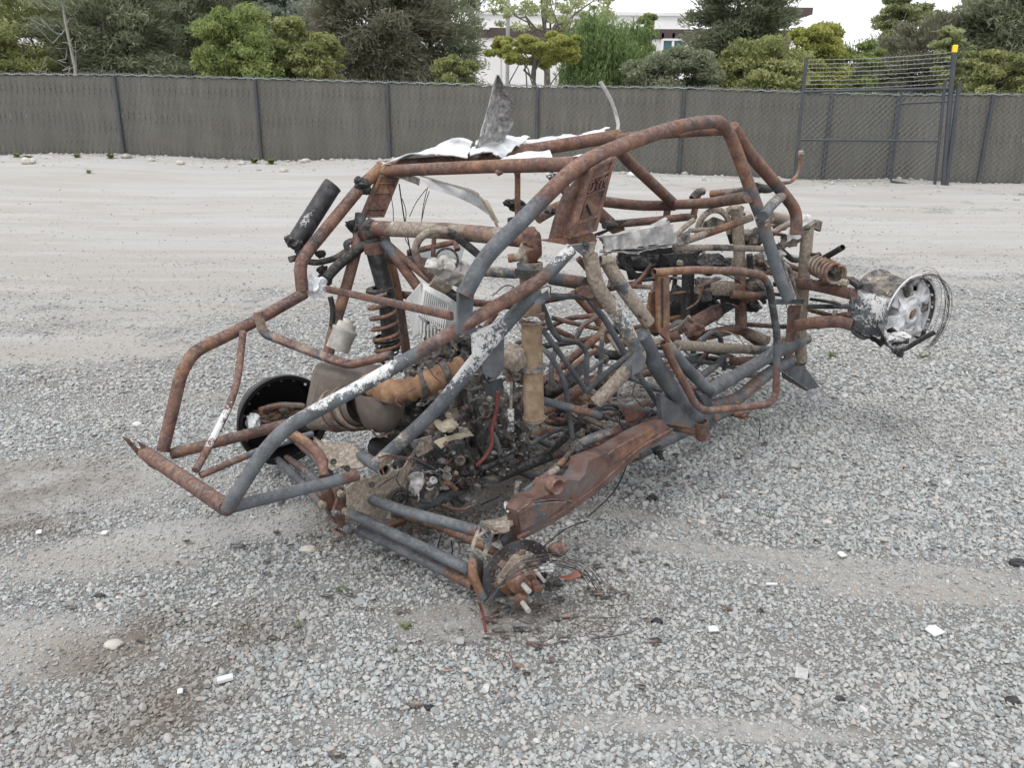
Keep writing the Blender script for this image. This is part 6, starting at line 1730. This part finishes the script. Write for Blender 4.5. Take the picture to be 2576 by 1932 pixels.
# --- far rear wheel lying behind the frame
lax = -RGT * .99 + FWD * .05; LC = P(716, 1058, v=-.64)
def lp_(r, a, d=0):
    a1 = UP - lax * (UP @ lax); a1 /= np.linalg.norm(a1); b1 = np.cross(lax, a1)
    return LC + (a1 * math.cos(a) + b1 * math.sin(a)) * r + lax * d
lr = lathe('wheel', LC, lax, [(0, .190), (.0, .203), (.007, .205), (.012, .19), (.03, .176), (.07, .170), (.10, .168), (.12, .166), (.125, .12), (.12, .05), (.12, 0)], 'K', car, M['blackgloss'], 64)
m_ = lr.modifiers.new('s', 'SOLIDIFY'); m_.thickness = .005; m_.offset = 1
for k in range(20): bolt(lp_(.184, k * math.pi / 10, .002), -lax, .006, lr, 'At' if k == 2 else 'K', 'rim_bolt')
lump('wheel_fluff', lp_(.16, 2.0 + 0, .03) if False else P(640, 1065, v=-.66), (.03, .03, .045), 'A', .7, 171, 3, 2.4, car, M['wool'])
for (x, y, r_, w_, sd) in ((668, 1045, .045, 'RT', 1), (690, 1065, .05, 'KR', 2), (735, 1040, .05, 'TR', 3), (720, 1030, .03, 'T', 4), (655, 1075, .03, 'Kr', 5), (760, 1060, .06, 'RK', 6)):
    lump('burnt_hub', P(x, y, v=-.66), (r_ * 1.3, r_ * .8, r_ * .8), w_, .6, 180 + sd, 4, 2.3, lr)
T('brake_arm', 'X', [(655, 1032), (700, 1018), (762, 1020)], -.62, 18, ['Rt', 'Tr', 'T'], section=(1, .6))
for k in range(6): T('tyre_cord', 'X', [(668, 1048 + 5 * k), (705, 1044 + 5 * k), (750, 1050 + 4 * k)], -.60, 2.2, 'tk', n=4)

# --- torn roof skin
sk = [(.0, M['white'])]
crumple('roof_skin', [P(945, 420, v=-.52), P(1180, 395, v=-.30), P(1196, 356, v=-.56), P(1130, 366, v=-.66)], 46, 22, .018, M['white'], car, 'A', .05, 9, .03, .005, 201)
crumple('roof_skin', [P(1175, 398, v=-.30), P(1270, 398, v=-.28), P(1345, 345, v=-.50), P(1190, 352, v=-.56)], 36, 24, .022, M['white'], car, 'A', .08, 11, .02, .005, 202)
crumple('roof_skin', [P(1270, 350, v=-.56), P(1535, 318, v=-.40), P(1540, 332, v=-.34), P(1330, 372, v=-.46)], 56, 16, .014, M['white'], car, 'A', .14, 14, .02, .005, 203)
crumple('roof_skin', [P(1240, 404, v=-.1), P(1398, 398, v=.1), P(1385, 374, v=.0), P(1310, 386, v=-.2)], 24, 10, .01, M['white'], car, 'A', .06, 9, .0, .004, 204)
crumple('roof_skin', [P(1428, 398, v=.4), P(1478, 392, v=.45), P(1480, 386, v=.42), P(1440, 390, v=.38)], 14, 6, .01, M['white'], car, 'A', .1, 12, .0, .004, 205)
# upright torn flap and hanging strip
fl = [P(1192, 395, v=-.42), P(1240, 397, v=-.38), P(1295, 290, v=-.36), P(1250, 188, v=-.40)]
s_, t_ = np.meshgrid(np.linspace(0, 1, 46), np.linspace(0, 1, 20), indexing='ij')
Lx = np.interp(s_, [0, .25, .5, .75, 1], [1188, 1206, 1222, 1236, 1250]); Ly = np.interp(s_, [0, .25, .5, .75, 1], [396, 350, 295, 240, 188])
Rx = np.interp(s_, [0, .2, .38, .46, .52, .6, .7, .8, .9, 1], [1238, 1262, 1286, 1296, 1276, 1292, 1292, 1270, 1266, 1256]); Ry = np.interp(s_, [0, .25, .5, .75, 1], [397, 350, 295, 240, 188])
VV = np.array([[P(Lx[i, j] * (1 - t_[i, j]) + Rx[i, j] * t_[i, j], Ly[i, j], v=-.40 - .05 * math.sin(3.1 * t_[i, j]) + .10 * s_[i, j] ** 2 + .004 * math.sin(40 * s_[i, j] + 9 * t_[i, j])) for j in range(20)] for i in range(46)]).reshape(-1, 3)
VV = VV + (fbm(VV, 30, 6, 3) * .006)[:, None] * RGT
m0 = len(VV); FF = []
for i in range(45):
    for j in range(19): a = i * 20 + j; FF += [(a, a + 20, a + 21, a + 1), (a + m0, a + m0 + 1, a + m0 + 21, a + m0 + 20)]
    for a in (i * 20, i * 20 + 19): FF.append((a, a + m0, a + 20 + m0, a + 20))
mesh('roof_flap', np.vstack([VV, VV - RGT * .006]), FF, M['ashpanel'], car)
T('flap_edge', 'X', [(1188, 396), (1206, 350), (1222, 295), (1236, 240), (1251, 188)], -.40, 4, 'sa')
T('hanging_strip', 'X', [(1552, 333), (1556, 315), (1548, 280), (1535, 245), (1510, 205)], (-.36, -.40), 9, 'a', section=(1, .3), fil=.05, mat=M['alu'])
crumple('visor_strip', [P(955, 412, v=-.56), P(1062, 444, v=-.40), P(1058, 470, v=-.42), P(962, 440, v=-.58)], 28, 8, .01, M['ashpanel'], car, 'A', .05, 12, .01, .004, 210)
T('visor_edge', 'X', [(960, 408), (1070, 445), (1200, 484), (1240, 540), (1252, 572)], [-.56, -.40, -.14, -.06, -.04], 9, ['At', 'T', 'T', 'T', 'T'], section=(1, .35), fil=.05)
crumple('visor_strip', [P(1060, 446, v=-.40), P(1205, 484, v=-.14), P(1232, 545, v=-.10), P(1085, 476, v=-.36)], 34, 12, .006, M['white'], car, 'A', .05, 8, .03, .004, 211, edges='Y')
crumple('visor_strip', [P(1200, 482, v=-.14), P(1222, 492, v=-.12), P(1262, 572, v=-.04), P(1240, 560, v=-.06)], 20, 8, .006, M['bone'], car, 'A', .02, 8, .01, .004, 212)
for k, (x, y, x2, y2) in enumerate(((1004, 462, 1034, 640), (1012, 500, 1020, 560), (1030, 545, 1072, 475), (1060, 560, 1076, 470), (1080, 480, 1062, 550), (975, 465, 990, 560), (1018, 585, 1030, 620))):
    T('hanging_thread', 'X', [(x, y), ((x + x2) / 2 + random.uniform(-8, 8), (y + y2) / 2), (x2, y2)], -.35, 2.2 + (k == 0) * 1.5, 'Kt', n=5, fil=.05)
for (x, y, r_, w_, v_, sd) in ((1298, 515, 26, 'K', -.2, 1), (1280, 510, 18, 'K', -.2, 2), (1315, 522, 18, 'Kt', -.2, 3), (1296, 558, 22, 'K', -.2, 4), (1382, 440, 13, 'A', .45, 5), (1392, 446, 16, 'Tr', .45, 6), (1255, 434, 12, 'R', .2, 7), (1382, 530, 16, 'K', .5, 8), (1300, 435, 9, 'R', -.1, 9)):
    c = P(x, y, v=v_); r = r_ / PF * depth(c) * .8; lump('charred_bracket', c, (r, r, r * .7), w_, .6, 220 + sd, 3, 2.5, car)
T('cage_clip', 'X', [(1405, 468), (1425, 492), (1432, 502)], (.4, .4), 12, 'R')
# tall bent lever seen past the front of the cage
T('bent_lever', 'X', [(1965, 460), (1990, 458), (2006, 440), (2012, 420), (2012, 388)], (-.3, -.3), 9, 'R', fil=.06)
bolt(P(2014, 384, v=-.3), RGT, .016, car, 'T')
T('bent_lever', 'X', [(1905, 482), (1930, 470), (1962, 462)], (-.1, -.3), 14, ['Rt', 'Ta', 'R'])
# loose straps trailing on the ground
for L in ([(1340, 1400), (1420, 1330), (1480, 1310)], [(1480, 1300), (1545, 1240), (1570, 1190), (1590, 1130)], [(1210, 1270), (1255, 1250)]):
    T('trailing_wire', 'X', L, None, 4, 'K', z=.03 if L[0][0] < 1400 else [.03, .08, .2, .35][:len(L)], fil=.1, n=6)
for k in range(9):
    x, y = random.uniform(1560, 1700), random.uniform(1020, 1100)
    T('burnt_wire', 'X', [(x, y), (x + random.uniform(-30, 10), y + 25), (x + random.uniform(-40, 20), y + 50)], random.uniform(.5, .62), 3, 'K', fil=.05, n=5)

# --- floor frame, tunnel and far side of the chassis
def UV(u, v, z): return CAR + FWD * u + RGT * v + UP * z
def bar3(nm, L, r, wr, **k): return tube3(nm, [UV(*q) for q in L], r, wr, car, **k)
bar3('floor_tube', [(.45, -.50, .16), (1.2, -.56, .12), (2.0, -.42, .14), (2.4, -.30, .18)], .022, ['R', 'Rs', 'rs', 'Rt'])
bar3('floor_tube', [(.60, .34, .14), (1.0, .36, .12), (1.9, .26, .14)], .02, ['Rk', 'rs', 's'])
bar3('floor_tube', [(.45, .10, .12), (1.3, .12, .10), (2.2, .10, .12)], .018, ['Rk', 'sR', 'rs'])
bar3('floor_tube', [(.45, -.14, .12), (1.3, -.14, .10), (2.2, -.12, .12)], .018, ['R', 'Rk', 'rs'])
for u_ in (.55, .85, 1.15, 1.5, 1.85): bar3('floor_cross_tube', [(u_, -.54 + .1 * (u_ > 1.6), .13), (u_ + .02, .0, .10), (u_, .36, .13)], .016, random.choice([['rs', 's', 'R'], ['R', 'Rk', 's']]))
bar3('side_tube', [(.45, -.50, .16), (.40, -.55, .80), (.35, -.56, 1.05)], .022, ['R', 'R', 'Rk'])
bar3('side_tube', [(1.95, -.50, .16), (2.10, -.50, .70), (2.14, -.50, 1.05)], .020, ['s', 'R', 'R'])
bar3('side_tube', [(.42, -.54, .78), (1.1, -.60, .62), (1.95, -.50, .66)], .018, ['R', 'Rk', 'R'])
bar3('side_tube', [(.5, -.52, .2), (1.0, -.60, .60)], .016, 'R'); bar3('side_tube', [(1.1, -.60, .60), (1.9, -.50, .2)], .016, ['R', 'Rk'])
bar3('tunnel_tube', [(.55, .0, .16), (.9, .02, .40), (1.7, .02, .38), (2.1, .0, .3)], .016, ['Rk', 'R', 'Tk', 'R'])
bar3('tunnel_tube', [(.5, -.2, .55), (1.2, -.22, .5), (2.0, -.2, .52)], .014, ['K', 'Rk', 'Rt'])
for v_ in (-.34, .28):                                # seat hoops of two seats
    bar3('seat_hoop', [(.62, v_ - .17, .14), (.52, v_ - .17, .62), (.50, v_ - .08, .72), (.50, v_ + .08, .72), (.52, v_ + .17, .62), (.62, v_ + .17, .14)], .010, 's' if v_ > 0 else ['s', 'Rs', 'R'], fil=.06)
    bar3('seat_hoop', [(.62, v_ - .17, .2), (1.05, v_ - .18, .28), (1.1, v_ - .1, .29), (1.1, v_ + .1, .29), (1.05, v_ + .18, .28), (.62, v_ + .17, .2)], .010, 's', fil=.06)
    for j_ in (.3, .6): bar3('seat_slat', [(.62 + j_ * .7, v_ - .17, .2 + j_ * .1), (.62 + j_ * .7, v_ + .17, .2 + j_ * .1)], .007, ['s', 'Rs'])
rr = random.Random(11)
for k in range(95):                                   # burnt brackets, lines and rods packed in the front bay and along the tunnel
    u = rr.uniform(1.0, 2.35) if k % 3 else rr.uniform(.4, 1.2); v = rr.gauss(-.08, .20); z = rr.uniform(.25, .85) if u > 1.3 else rr.uniform(.12, .5)
    L_1 = rr.uniform(.05, .22); d_ = np.array([rr.gauss(0, 1), rr.gauss(0, 1), rr.gauss(0, .7)]); d_ /= np.linalg.norm(d_)
    a_ = UV(u, v, z); b_ = a_ + d_ * L_1; wr = rr.choice(['K', 'Rk', 'R', 'Tk', 'T', 'rs', 'Kt', 'Ts', 'kr'])
    t_ = k % 5
    if t_ in (0, 1): tube3('burnt_pipe', [a_, (a_ + b_) / 2 + np.array([rr.gauss(0, .02), rr.gauss(0, .02), rr.gauss(0, .02)]), b_], rr.uniform(.005, .015), wr, car, fil=.04, n=9)
    elif t_ == 2: lump('burnt_casting', a_, (rr.uniform(.02, .06), rr.uniform(.02, .05), rr.uniform(.02, .05)), wr, .6, 300 + k, 3, 2.8, car)
    elif t_ == 3:
        e_ = np.cross(d_, UP); e_ /= np.linalg.norm(e_); w_ = rr.uniform(.015, .04)
        plate('burnt_bracket', [a_ - e_ * w_, a_ + e_ * w_, (a_ + b_) / 2 + e_ * w_ * 1.3, b_ + e_ * w_ * .4, b_ - e_ * w_], .006, wr, car)
    else: lathe('burnt_flange', a_, d_, [(-.01, 0), (-.01, .02), (.0, .024), (.02, .022), (.022, .012), (.05, .011), (.051, 0)], wr, car, None, 18)
for k in range(30):
    u, v, z = rr.uniform(.3, 2.3), rr.gauss(0, .25), rr.uniform(.15, .85); L = [UV(u, v, z)]
    for j in range(4): L.append(L[-1] + np.array([rr.gauss(0, .06), rr.gauss(0, .06), rr.gauss(-.02, .05)]))
    tube3('burnt_wire', L, rr.uniform(.0015, .004), rr.choice(['K', 'Rk', 'T', 'K']), car, fil=.05, n=5)
